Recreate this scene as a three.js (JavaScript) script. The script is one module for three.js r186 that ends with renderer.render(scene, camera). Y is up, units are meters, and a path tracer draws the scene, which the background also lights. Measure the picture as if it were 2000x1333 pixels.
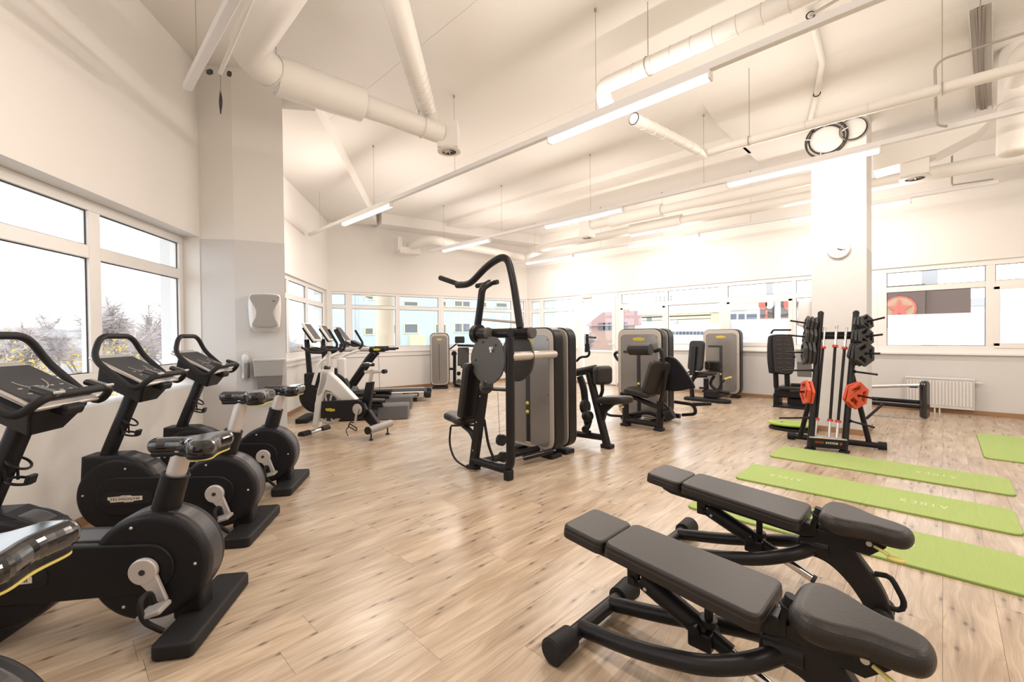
import * as THREE from 'three';
import { RoundedBoxGeometry } from 'three/addons/geometries/RoundedBoxGeometry.js';
import { mergeGeometries } from 'three/addons/utils/BufferGeometryUtils.js';
import { RectAreaLightUniformsLib } from 'three/addons/lights/RectAreaLightUniformsLib.js';

// ---------- camera, sky, exposure ----------
const scene = new THREE.Scene();
const EYE = 1.38, F = 865;
const camera = new THREE.PerspectiveCamera(2 * Math.atan(666.5 / F) * 180 / Math.PI, 2000 / 1333, 0.05, 400);
const CB = new THREE.Matrix4().makeBasis(
  new THREE.Vector3(0.71661149, -0.01048887, -0.69739369),
  new THREE.Vector3(-0.00098579, 0.99987069, -0.0160511),
  new THREE.Vector3(0.69747186, 0.01218989, 0.71650848));
camera.quaternion.setFromRotationMatrix(CB);
camera.position.set(0, EYE, 0);
scene.add(camera);
const SKY = 3.0;
scene.background = new THREE.Color().setRGB(0.95 * SKY, 0.985 * SKY, 1.03 * SKY);
const renderer = new THREE.WebGLRenderer({ antialias: true });
renderer.toneMapping = THREE.LinearToneMapping;
renderer.toneMappingExposure = 1.13;
renderer.shadowMap.enabled = true;
RectAreaLightUniformsLib.init();
const TUBE_LIGHT = 72, TUBE_GLOW = 3.0;
const WARM = new THREE.Color().setRGB(1.0, 0.885, 0.795);
function tubeLight(x, y, z, len, wid, hgt) {   // one light on each glowing face of the diffuser: below and on both sides
  for (const [w, dy, dz, ty, tz] of [[wid, 0, 0, -1, 0], [hgt, hgt / 2 + 0.003, wid / 2 + 0.004, 0, 1], [hgt, hgt / 2 + 0.003, -wid / 2 - 0.004, 0, -1]]) {
    const l = new THREE.RectAreaLight(WARM, TUBE_LIGHT, len, w);
    l.position.set(x, y + dy, z + dz); l.lookAt(x, y + dy + ty, z + dz + tz); scene.add(l);
  }
}

// ---------- seeded random and noise ----------
let seed = 12345;
const rnd = () => { seed = (seed * 1664525 + 1013904223) >>> 0; return seed / 4294967296; };
const rr = (a, b) => a + (b - a) * rnd();
const hsh = (x, y) => { let h = (x * 374761393 + y * 668265263) | 0; h = Math.imul(h ^ (h >>> 13), 1274126177); return ((h ^ (h >>> 16)) >>> 0) / 4294967296; };
function vnoise(x, y, px = 1e9, py = 1e9) {
  const xi = Math.floor(x), yi = Math.floor(y), fx = x - xi, fy = y - yi, w = (a, p) => ((a % p) + p) % p;
  const s = fx * fx * (3 - 2 * fx), t = fy * fy * (3 - 2 * fy);
  const a = hsh(w(xi, px), w(yi, py)), b = hsh(w(xi + 1, px), w(yi, py)), c = hsh(w(xi, px), w(yi + 1, py)), d = hsh(w(xi + 1, px), w(yi + 1, py));
  return a + (b - a) * s + (c - a) * t + (a - b - c + d) * s * t;
}

// ---------- photograph pixels to points ----------
const V = (x, y, z) => new THREE.Vector3(x, y, z);
const ray = (u, v) => V((u - 1000) / F, -(v - 666.5) / F, -1).applyMatrix4(CB);
const at = (d, t) => V(d.x * t, EYE + d.y * t, d.z * t);
const PY = (u, v, h = 0) => { const d = ray(u, v); return at(d, (h - EYE) / d.y); };
const PZ = (u, v, z) => { const d = ray(u, v); return at(d, z / d.z); };
const PX = (u, v, x) => { const d = ray(u, v); return at(d, x / d.x); };
function PL(u, v, pl) { const d = ray(u, v), nx = pl.d[1], nz = -pl.d[0]; return at(d, (nx * pl.p[0] + nz * pl.p[1]) / (nx * d.x + nz * d.z)); }
const plane = (x, z, dx, dz) => { const l = Math.hypot(dx, dz); return { p: [x, z], d: [dx / l, dz / l] }; };

// ---------- geometry helpers ----------
const UPV = V(0, 1, 0);
const std = g => { let h = g.index ? g.toNonIndexed() : g; for (const k of Object.keys(h.attributes)) if (!['position', 'normal', 'uv'].includes(k)) h.deleteAttribute(k); if (!h.attributes.uv) h.setAttribute('uv', new THREE.Float32BufferAttribute(new Float32Array(h.attributes.position.count * 2), 2)); h.morphAttributes = {}; return h; };
const M = (...gs) => mergeGeometries(gs.flat().map(std));
function box(w, h, d, x = 0, y = 0, z = 0, r = 0, ry = 0, rx = 0, rz = 0) {
  const g = r > 0 ? new RoundedBoxGeometry(w, h, d, 3, Math.min(r, w / 2.01, h / 2.01, d / 2.01)) : new THREE.BoxGeometry(w, h, d);
  if (rx) g.rotateX(rx); if (rz) g.rotateZ(rz); if (ry) g.rotateY(ry);
  return g.translate(x, y, z);
}
function cyl(a, b, r, r2 = r, seg = 16, open = false) {
  const d = b.clone().sub(a), g = new THREE.CylinderGeometry(r2, r, d.length(), seg, 1, open);
  g.applyQuaternion(new THREE.Quaternion().setFromUnitVectors(UPV, d.normalize()));
  const m = a.clone().add(b).multiplyScalar(0.5); return g.translate(m.x, m.y, m.z);
}
function tube(pts, r, fil = 0.06, seg = 10, closed = false, step = 0.02) {
  const path = new THREE.CurvePath(), n = pts.length; let prev = pts[0].clone();
  if (closed) prev = pts[0].clone().lerp(pts[1], 0.5);
  const first = prev.clone(), idx = [];
  if (closed) { for (let i = 1; i <= n; i++) idx.push(i % n); } else for (let i = 1; i < n - 1; i++) idx.push(i);
  for (const i of idx) {
    const p = pts[i], a = pts[(i - 1 + n) % n], b = pts[(i + 1) % n];
    const f = Math.min(fil, p.distanceTo(a) * 0.49, p.distanceTo(b) * 0.49);
    const s = p.clone().add(a.clone().sub(p).setLength(f)), e = p.clone().add(b.clone().sub(p).setLength(f));
    if (prev.distanceTo(s) > 1e-4) path.add(new THREE.LineCurve3(prev, s));
    path.add(new THREE.QuadraticBezierCurve3(s, p.clone(), e)); prev = e;
  }
  const last = closed ? first : pts[n - 1]; if (prev.distanceTo(last) > 1e-4) path.add(new THREE.LineCurve3(prev, last));
  const N = Math.max(4, Math.min(120, Math.round(path.getLength() / step)));
  const g = new THREE.TubeGeometry(path, N, r, seg, false), out = [g];
  if (!closed) { for (const [p, q] of [[pts[0], pts[1]], [pts[n - 1], pts[n - 2]]]) { const d = p.clone().sub(q).normalize(); out.push(cyl(p.clone().addScaledVector(d, -0.002), p.clone().addScaledVector(d, 0.002), r, r * 0.92, seg)); } }
  return M(out);
}
const shape = pts => { const s = new THREE.Shape(); pts.forEach((p, i) => i ? s.lineTo(p[0], p[1]) : s.moveTo(p[0], p[1])); return s; };
function rrect(w, h, r, x = 0, y = 0) {
  const rs = Array.isArray(r) ? r : [r, r, r, r], s = new THREE.Shape(), a = x - w / 2, b = x + w / 2, c = y - h / 2, d = y + h / 2;   // bl, br, tr, tl
  s.moveTo(a + rs[0], c); s.lineTo(b - rs[1], c); s.quadraticCurveTo(b, c, b, c + rs[1]); s.lineTo(b, d - rs[2]); s.quadraticCurveTo(b, d, b - rs[2], d);
  s.lineTo(a + rs[3], d); s.quadraticCurveTo(a, d, a, d - rs[3]); s.lineTo(a, c + rs[0]); s.quadraticCurveTo(a, c, a + rs[0], c); return s;
}
const spl = pts => { const s = new THREE.Shape(), c = new THREE.SplineCurve([...pts, pts[0]].map(p => new THREE.Vector2(p[0], p[1]))).getPoints(pts.length * 5); c.forEach((p, i) => i ? s.lineTo(p.x, p.y) : s.moveTo(p.x, p.y)); return s; };
function ext(s, depth, bev = 0, bs = 3, cs = 8) {   // extruded along z, centred
  const b = Math.min(bev, depth / 2 - 1e-4), g = new THREE.ExtrudeGeometry(s, { depth: depth - 2 * b, bevelEnabled: b > 0, bevelThickness: b, bevelSize: b, bevelOffset: -b, bevelSegments: bs, curveSegments: cs });
  return g.translate(0, 0, -(depth - 2 * b) / 2);
}
const lathe = (pts, seg = 24) => new THREE.LatheGeometry(pts.map(p => new THREE.Vector2(p[0], p[1])), seg);
const torus = (R, r, x, y, z, arc = Math.PI * 2, seg = 10, ts = 32) => new THREE.TorusGeometry(R, r, seg, ts, arc).translate(x, y, z);

// ---------- scene graph helpers ----------
const used = {};
const numbered = n => { const k = used[n] = (used[n] ?? -1) + 1; return k ? n + '_' + String(k).padStart(3, '0') : n; };
function thing(name, label, category, pos = [0, 0, 0], turn = 0, group = null) {
  const o = new THREE.Group(); o.name = numbered(name); o.position.set(...pos); o.rotation.y = turn; scene.add(o);
  o.userData = { label, category }; if (group) o.userData.group = group; return o;
}
function wthing(name, label, category, pos, group = null) { const o = thing(name, label, category, pos, 0, group); o.world = o.position.clone(); return o; }   // parts given in room coordinates
function part(t, name, g, mat, label) {
  if (Array.isArray(g)) g = M(g);
  if (t.world) { g = g.clone(); g.translate(-t.world.x, -t.world.y, -t.world.z); }
  const m = new THREE.Mesh(g, mat); m.name = name; if (label) m.userData.label = label; t.add(m);
  if (t.world) m.world = t.world; return m;
}
function solo(name, g, mat, label, category, group) { if (Array.isArray(g)) g = M(g); const m = new THREE.Mesh(g, mat); m.name = numbered(name); m.userData = { label, category }; if (group) m.userData.group = group; scene.add(m); return m; }
function struct(name, g, mat, label, category) { if (Array.isArray(g)) g = M(g); const m = new THREE.Mesh(g, mat); m.name = name; m.userData = { kind: 'structure', label, category }; scene.add(m); return m; }
function sgroup(name, label, category) { const o = new THREE.Group(); o.name = numbered(name); o.userData = { kind: 'structure', label, category }; scene.add(o); return o; }
function dup(src, name, pos, turn, label, group) { const r = src.clone(); r.name = numbered(name); r.position.set(...pos); r.rotation.y = turn; r.userData = { ...src.userData, label }; if (group) r.userData.group = group; scene.add(r); return r; }

// ---------- textures and materials ----------
function dtex(w, h, fn, srgb = true) {
  const d = new Uint8Array(w * h * 4);
  for (let y = 0; y < h; y++) for (let x = 0; x < w; x++) { const c = fn(x / w, y / h, x, y), i = (y * w + x) * 4; d[i] = c[0]; d[i + 1] = c[1]; d[i + 2] = c[2]; d[i + 3] = 255; }
  const t = new THREE.DataTexture(d, w, h, THREE.RGBAFormat); t.wrapS = t.wrapT = THREE.RepeatWrapping; t.magFilter = THREE.LinearFilter; t.minFilter = THREE.LinearFilter; if (srgb) t.colorSpace = THREE.SRGBColorSpace; t.needsUpdate = true; return t;
}
const lin = (r, g, b) => new THREE.Color().setRGB(r, g, b);
const mat = (c, rough = 0.6, metal = 0, o = {}) => new THREE.MeshPhysicalMaterial({ color: Array.isArray(c) ? lin(...c) : c, roughness: rough, metalness: metal, ...o });
const speck = dtex(256, 256, (u, v) => { const n = 128 + 110 * (vnoise(u * 64, v * 64, 64, 64) - 0.5) + 90 * (vnoise(u * 128, v * 128, 128, 128) - 0.5); return [n, n, n]; }, false);
speck.repeat.set(3, 3);
const plaster = dtex(512, 512, (u, v) => { const n = 128 + 70 * (vnoise(u * 12, v * 12, 12, 12) - 0.5) + 60 * (vnoise(u * 90, v * 90, 90, 90) - 0.5) + 60 * (vnoise(u * 180, v * 180, 180, 180) - 0.5); return [n, n, n]; }, false);
plaster.repeat.set(0.8, 0.8);
const m = {
  wall: mat([0.80, 0.78, 0.75], 0.9, 0, { bumpMap: plaster, bumpScale: 0.0012 }),
  ceiling: mat([0.82, 0.80, 0.77], 0.92, 0, { bumpMap: plaster, bumpScale: 0.001 }),
  grey: mat([0.65, 0.64, 0.635], 0.85, 0, { bumpMap: plaster, bumpScale: 0.0012 }),
  upvc: mat([0.82, 0.80, 0.78], 0.35),
  gasket: mat([0.03, 0.03, 0.035], 0.6),
  glass: mat([0.97, 0.98, 0.98], 0.02, 0, { transmission: 1, thickness: 0, ior: 1.45 }),
  film: mat([0.86, 0.88, 0.92], 0.95, 0, { transmission: 0.55, thickness: 0 }),
  duct: mat([0.80, 0.77, 0.73], 0.5, 0, { bumpMap: speck, bumpScale: 0.0006 }),
  lampBody: mat([0.80, 0.79, 0.79], 0.4),
  black: mat([0.011, 0.0105, 0.012], 0.42, 0, { bumpMap: speck, bumpScale: 0.0002, specularIntensity: 0.5 }),
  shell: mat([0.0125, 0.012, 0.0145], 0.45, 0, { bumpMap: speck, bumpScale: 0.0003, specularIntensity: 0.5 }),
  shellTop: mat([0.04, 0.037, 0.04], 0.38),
  frame: mat([0.014, 0.0128, 0.0138], 0.36, 0.1, { bumpMap: speck, bumpScale: 0.0002, specularIntensity: 0.55 }),
  leather: mat([0.021, 0.0175, 0.016], 0.4, 0, { bumpMap: speck, bumpScale: 0.0005, specularIntensity: 0.7 }),
  padSide: mat([0.008, 0.0075, 0.0105], 0.45, 0, { specularIntensity: 0.4 }),
  gloss: mat([0.012, 0.011, 0.012], 0.12, 0, { clearcoat: 0.6, clearcoatRoughness: 0.1 }),
  silver: mat([0.60, 0.57, 0.54], 0.35, 0.75),
  post: mat([0.62, 0.58, 0.56], 0.4, 0.35),
  chrome: mat([0.75, 0.72, 0.70], 0.12, 1),
  towerRim: mat([0.50, 0.455, 0.405], 0.38, 0.35),
  towerFace: mat([0.235, 0.218, 0.205], 0.22, 0.2, { clearcoat: 0.5, clearcoatRoughness: 0.08 }),
  white: mat([0.74, 0.73, 0.72], 0.35),
  cream: mat([0.72, 0.70, 0.64], 0.45),
  yellow: mat([0.75, 0.62, 0.12], 0.4),
  padYellow: mat([0.62, 0.52, 0.12], 0.5),
  amber: mat([0.70, 0.60, 0.18], 0.25),
  rubber: mat([0.016, 0.0152, 0.0168], 0.58, 0, { specularIntensity: 0.5 }),
  plate: mat([0.034, 0.033, 0.035], 0.6, 0, { bumpMap: speck, bumpScale: 0.0006 }),
  orange: mat([0.62, 0.085, 0.035], 0.5),
  red: mat([0.60, 0.05, 0.03], 0.4),
  green: mat([0.36, 0.52, 0.075], 0.8, 0, { bumpMap: speck, bumpScale: 0.001 }),
  greenDark: mat([0.16, 0.26, 0.03], 0.85),
  base: mat([0.34, 0.20, 0.11], 0.5),
  steel: mat([0.45, 0.44, 0.43], 0.3, 0.9),
  greyPlastic: mat([0.33, 0.315, 0.30], 0.45),
  discGrey: mat([0.07, 0.064, 0.06], 0.5),
  bin: mat([0.16, 0.155, 0.155], 0.4, 0),
  bag: mat([0.85, 0.85, 0.85], 0.35, 0, { transmission: 0.65, thickness: 0 }),
  soap: mat([0.86, 0.85, 0.83], 0.3, 0, { transmission: 0.3, thickness: 0 }),
  cable: mat([0.035, 0.03, 0.028], 0.6),
  cableGrey: mat([0.30, 0.26, 0.23], 0.6),
  tray: mat([0.62, 0.58, 0.54], 0.5, 0.2),
  conduit: mat([0.42, 0.38, 0.34], 0.4, 0.4),
};
function textTex(w, h, draw) { const c = document.createElement('canvas'); c.width = w; c.height = h; const x = c.getContext('2d'); draw(x, w, h); const t = new THREE.CanvasTexture(c); t.colorSpace = THREE.SRGBColorSpace; return t; }
const logoDraw = (bg, fg) => (x, w, h) => { x.fillStyle = bg; x.fillRect(0, 0, w, h); x.fillStyle = fg; x.textBaseline = 'middle'; x.textAlign = 'center'; x.font = 'bold ' + Math.round(h * 0.5) + 'px sans-serif'; const s = 'TECHNOGYM'; const tw = x.measureText(s).width; x.save(); x.translate(w / 2, h * 0.52); x.scale(w * 0.86 / tw, 1); x.fillText(s, 0, 0); x.restore(); x.fillRect(w * 0.05, h * 0.14, w * 0.5, h * 0.04); x.fillRect(w * 0.42, h * 0.84, w * 0.3, h * 0.04); };
const logoCream = mat(0xffffff, 0.4, 0, { map: textTex(512, 112, logoDraw('#ded6c8', '#1a1616')) });
const logoYellow = mat(0xffffff, 0.4, 0, { map: textTex(512, 112, logoDraw('#e2cf3e', '#6a5a20')) });
const logoPts = [[-0.5, 0.36], [-0.14, 0.42], [-0.1, 0.5], [0.16, 0.46], [0.2, 0.34], [0.5, 0.3], [0.5, -0.3], [0.27, -0.34], [0.22, -0.5], [-0.02, -0.5], [-0.06, -0.4], [-0.42, -0.42], [-0.44, -0.1], [-0.5, -0.06]];
function logoPlate(w, h) {   // in the xy plane, faces +z
  const g = new THREE.ExtrudeGeometry(shape(logoPts.map(p => [p[0] * w, p[1] * h])), { depth: 0.002, bevelEnabled: false }), p = g.attributes.position, uv = g.attributes.uv;
  for (let i = 0; i < p.count; i++) uv.setXY(i, p.getX(i) / w + 0.5, p.getY(i) / h + 0.5); return g;
}
// ---------- room shell ----------
const HC = 4.44, HEAD = 2.52, SILL = 0.97;
const cLB = [-10.711, -4.618], cRB = [-9.47, -10.45], zR = -10.45, xE = 3.2, zS = 2.6, cS = [-0.877, 2.6];
const wallOf = (o, d, n) => ({ o, d, n, a: Math.atan2(-d[1], d[0]), p: (t, off = 0) => [o[0] + d[0] * t + n[0] * off, o[1] + d[1] * t + n[1] * off] });
const wL = wallOf(cLB, [0.8061, 0.5917], [0.5917, -0.8061]);   // t runs from the far corner towards the camera, n points into the room
const wB = wallOf(cRB, [-0.2082, 0.9781], [0.9781, 0.2082]);   // t from the right corner to the left corner
const wR = wallOf([0, zR], [1, 0], [0, 1]);
const LB = Math.hypot(cLB[0] - cRB[0], cLB[1] - cRB[1]), LL = Math.hypot(cS[0] - cLB[0], cS[1] - cLB[1]);
function wbox(w, t0, t1, h0, h1, o0, o1, r = 0) { const [x, z] = w.p((t0 + t1) / 2, (o0 + o1) / 2), g = box(t1 - t0, h1 - h0, Math.abs(o1 - o0), 0, 0, 0, r); return g.rotateY(w.a).translate(x, (h0 + h1) / 2, z); }
const TH = 0.3, TOP = 4.7;
function uvWorld(g) { g = std(g); const p = g.attributes.position, n = g.attributes.normal, uv = g.attributes.uv; for (let i = 0; i < p.count; i++) { const ax = Math.abs(n.getX(i)), ay = Math.abs(n.getY(i)), az = Math.abs(n.getZ(i)); if (ay > ax && ay > az) uv.setXY(i, p.getX(i), p.getZ(i)); else if (ax > az) uv.setXY(i, p.getZ(i), p.getY(i)); else uv.setXY(i, p.getX(i), p.getY(i)); } return g; }
// openings
const Ls = [5.9, 10.9], L2 = [0.12, 3.35];
struct('wall_left', uvWorld(M(wbox(wL, -0.3, LL + 0.3, -0.3, SILL - 0.1, 0, -TH), wbox(wL, -0.3, LL + 0.3, HEAD, TOP, 0, -TH), wbox(wL, -0.3, L2[0], SILL - 0.1, HEAD, 0, -TH), wbox(wL, L2[1], Ls[0], SILL - 0.1, HEAD, 0, -TH), wbox(wL, Ls[1], LL + 0.3, SILL - 0.1, HEAD, 0, -TH))), m.wall, 'warm white plaster wall behind the row of upright bikes', 'wall');
struct('wall_back', uvWorld(M(wbox(wB, -0.3, LB + 0.3, -0.3, 1.0, 0, -TH), wbox(wB, -0.3, LB + 0.3, HEAD, TOP, 0, -TH), wbox(wB, -0.3, 0.06, 1.0, HEAD, 0, -TH), wbox(wB, LB - 0.06, LB + 0.3, 1.0, HEAD, 0, -TH))), m.wall, 'white wall with the window band facing the blue building', 'wall');
const doorX = [-7.53, -6.24];
struct('wall_right', uvWorld(M(box(doorX[0] + 9.9, 1.3, TH, (doorX[0] - 9.9) / 2, 0.35, zR - TH / 2), box(xE + 0.3 - doorX[1], 1.3, TH, (xE + 0.3 + doorX[1]) / 2, 0.35, zR - TH / 2), box(xE + 10.2, TOP - HEAD, TH, (xE - 9.6) / 2, (TOP + HEAD) / 2, zR - TH / 2), box(0.2, 1.6, TH, -9.55, 1.75, zR - TH / 2), box(xE + 0.3 - 2.95, 1.6, TH, (xE + 0.3 + 2.95) / 2, 1.75, zR - TH / 2), box(1.6, 0.3, TH, -6.9, -0.16, zR - TH / 2))), m.wall, 'white wall with the glazed door and the radiator', 'wall');
struct('wall_side', uvWorld(box(TH, TOP + 0.3, zS - zR + 0.9, xE + TH / 2, TOP / 2 - 0.15, (zS + zR) / 2)), m.wall, 'white wall beside the exercise mats', 'wall');
struct('wall_rear', uvWorld(box(xE + 1.6, TOP + 0.3, TH, (xE - 1.0) / 2, TOP / 2 - 0.15, zS + TH / 2)), m.wall, 'white wall behind the two benches', 'wall');
const room = [cLB, cRB, [xE, zR], [xE, zS], cS];
// seams of the lower grey paint on the right wall: the parapet below the sill is painted grey
struct('trim_1', M(box(xE - doorX[1] - 0.02, 0.985, 0.006, (xE + doorX[1]) / 2, 0.4925, zR + 0.003)), m.grey, 'grey painted lower band of the wall around the radiator', 'wall paint');
// ceiling: slab, beams and the drop panel over the column
const ceilPoly = new THREE.Shape([[-11.2, 5.2], [-11.2, -10.8], [3.6, -10.8], [3.6, 3.0], [-11.2, 3.0]].map(p => new THREE.Vector2(p[0], p[1])));
const LbeamIn = 1.15;
const prism = (pts, y0, y1) => { let a = 0; for (let i = 0; i < pts.length; i++) { const p = pts[i], q = pts[(i + 1) % pts.length]; a += p[0] * q[1] - q[0] * p[1]; } const P = a > 0 ? pts : [...pts].reverse(); return new THREE.ExtrudeGeometry(shape(P.map(p => [p[0], p[1]])), { depth: y1 - y0, bevelEnabled: false }).rotateX(Math.PI / 2).translate(0, y1, 0); };
const slab = [];
for (const [z0, z1] of [[-10.75, -8.3], [-8.296, -4.95], [-4.946, -2.72], [-2.716, 2.9]]) slab.push(box(14.8, 0.25, z1 - z0, -3.75, HC + 0.125, (z0 + z1) / 2));
slab.push(box(14.8, 0.3, 13.6, -3.75, HC + 0.155, -3.9));
const ceilingMesh = struct('ceiling', uvWorld(M(...slab)), m.ceiling, 'high white concrete ceiling with slab joints', 'ceiling');
ceilingMesh.castShadow = true;
const PANEL = 4.33;
const beam = (g, label) => { const o = struct('ceiling_beam', uvWorld(g), m.ceiling, label, 'beam'); o.name = numbered('ceiling_beam'); };
beam(wbox(wL, -0.2, 5.5, 4.2, HC + 0.02, 0, LbeamIn), 'white concrete beam along the window wall');
beam(wbox(wB, -0.2, 4.8, 4.18, HC + 0.02, 0, 0.55), 'white concrete beam above the far windows');
beam(box(7.4, HC + 0.02 - PANEL, 0.62, -5.95, (HC + 0.02 + PANEL) / 2, -7.66), 'white concrete beam running to the clock column');
beam(ext(shape([[6.03, HC], [6.52, PANEL], [9.13, PANEL], [9.6, HC], [9.6, HC + 0.02], [6.03, HC + 0.02]]), 3.2).rotateY(Math.PI / 2).translate(-0.69, 0, 0), 'white splayed drop panel on top of the clock column');
// columns
{ const c = sgroup('column', 'square column with the wall clock, white above and grey below', 'column');
  part(c, 'upper_shaft', uvWorld(box(0.608, PANEL + 0.01 - 2.5, 0.6, -1.027, (PANEL + 0.01 + 2.5) / 2, -7.742)), m.wall); part(c, 'painted_base', uvWorld(box(0.61, 2.5, 0.602, -1.027, 1.25, -7.742)), m.grey, 'grey painted lower half'); part(c, 'skirting', box(0.634, 0.075, 0.626, -1.027, 0.0375, -7.742), m.base, 'brown skirting'); part(c, 'face_joint', box(0.6, 0.008, 0.004, -1.027, 4.02, -7.441), m.cream); }
const colPts = [[-6.3, -0.82], [-6.02, -1.055], [-5.75, -1.415], [-5.6, -1.9], [-6.2, -2.05], [-7.0, -1.86]];
{ const c = sgroup('column', 'angled column beside the bikes, white above and grey below', 'column');
  part(c, 'upper_shaft', uvWorld(prism(colPts, 2.5, HC)), m.wall); part(c, 'painted_base', uvWorld(prism(colPts.map(p => [p[0] * 1.0003, p[1] * 1.0003]), 0, 2.5)), m.grey, 'grey painted lower half'); }
// skirting
struct('baseboard_left', M(wbox(wL, 0, LL, 0, 0.075, 0, 0.014)), m.base, 'brown wood skirting under the bike windows', 'skirting');
struct('baseboard_back', M(wbox(wB, 0, LB, 0, 0.075, 0, 0.014)), m.base, 'brown wood skirting behind the treadmill', 'skirting');
struct('baseboard_right', M(box(doorX[0] + 9.47, 0.075, 0.014, (doorX[0] - 9.47) / 2, 0.0375, zR + 0.007), box(xE - doorX[1], 0.075, 0.014, (xE + doorX[1]) / 2, 0.0375, zR + 0.013)), m.base, 'brown wood skirting under the radiator', 'skirting');

// ---------- floor ----------
const PW_ = 0.19, PLEN = 1.24;
const woodTex = [0, 1].map(k => dtex(512, 1024, (u, v) => {
  const strip = Math.floor(u * 4), su = u * 4 - strip, o = strip * 17 + k * 91;
  const warp = 0.5 * (vnoise(su * 3 + o, v * 3, 1e9, 3) - 0.5) + 0.16 * (vnoise(su * 6 + o, v * 11, 1e9, 11) - 0.5);
  const a = vnoise((su + warp) * 7 + o, v * 5, 1e9, 5), b = vnoise((su + warp * 0.7) * 26 + o, v * 9, 1e9, 9), c = vnoise((su + warp * 0.4) * 90 + o, v * 22, 1e9, 22), p = vnoise(su * 2.2 + o * 3, v * 4, 1e9, 4);
  let g = 0.5 + 0.46 * (a - 0.5) + 0.34 * (b - 0.5) + 0.26 * (c - 0.5) + 0.42 * (p - 0.5);
  let dk = 0;
  for (let j = 0; j < 5; j++) { const kx = hsh(o + j, 3), ky = hsh(o + j, 7), dx = (su - kx) * 0.19, dy = (((v - ky + 1.5) % 1) - 0.5) * PLEN; const r = Math.hypot(dx * 2.2, dy); dk += (0.55 + 0.45 * hsh(o + j, 11)) * Math.exp(-((r / 0.017) ** 2)) + 0.4 * Math.exp(-((dx / 0.008) ** 2) - ((dy / 0.1) ** 2)); }
  const cr = vnoise((su + warp) * 40 + o, v * 7, 1e9, 7); if (cr > 0.86) dk += (cr - 0.86) * 3.2 * vnoise(su * 4 + o, v * 9, 1e9, 9);
  g = Math.max(0, Math.min(1, g)); dk = Math.min(1, dk);
  const L = [208, 190, 168], D = [158, 138, 116], K = [92, 78, 67];
  return [0, 1, 2].map(i => (D[i] + (L[i] - D[i]) * g) * (1 - dk * 0.75) + K[i] * dk * 0.75);
}));
const woodMats = [];
for (const t of woodTex) for (const [c, r] of [[[1, 1, 1], 0.27], [[0.94, 0.93, 0.92], 0.3], [[1, 0.98, 0.955], 0.25]]) woodMats.push(mat(c, r, 0, { map: t, bumpMap: t, bumpScale: 0.0006, specularIntensity: 0.9 }));
const floorSlab = struct('floor', prism([[-11.1, -4.6], [-9.75, -10.75], [3.5, -10.75], [3.5, 2.9], [-0.7, 2.9]], -0.35, -0.004), mat([0.10, 0.075, 0.055], 0.9), 'light oak plank floor of the gym', 'floor');
function clip(poly, a, b) { const out = [], s = p => (b[0] - a[0]) * (p[1] - a[1]) - (b[1] - a[1]) * (p[0] - a[0]); for (let i = 0; i < poly.length; i++) { const p = poly[i], q = poly[(i + 1) % poly.length], sp = s(p), sq = s(q); if (sp >= 0) out.push(p); if ((sp >= 0) !== (sq >= 0)) { const t = sp / (sp - sq); out.push([p[0] + (q[0] - p[0]) * t, p[1] + (q[1] - p[1]) * t]); } } return out; }
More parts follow.
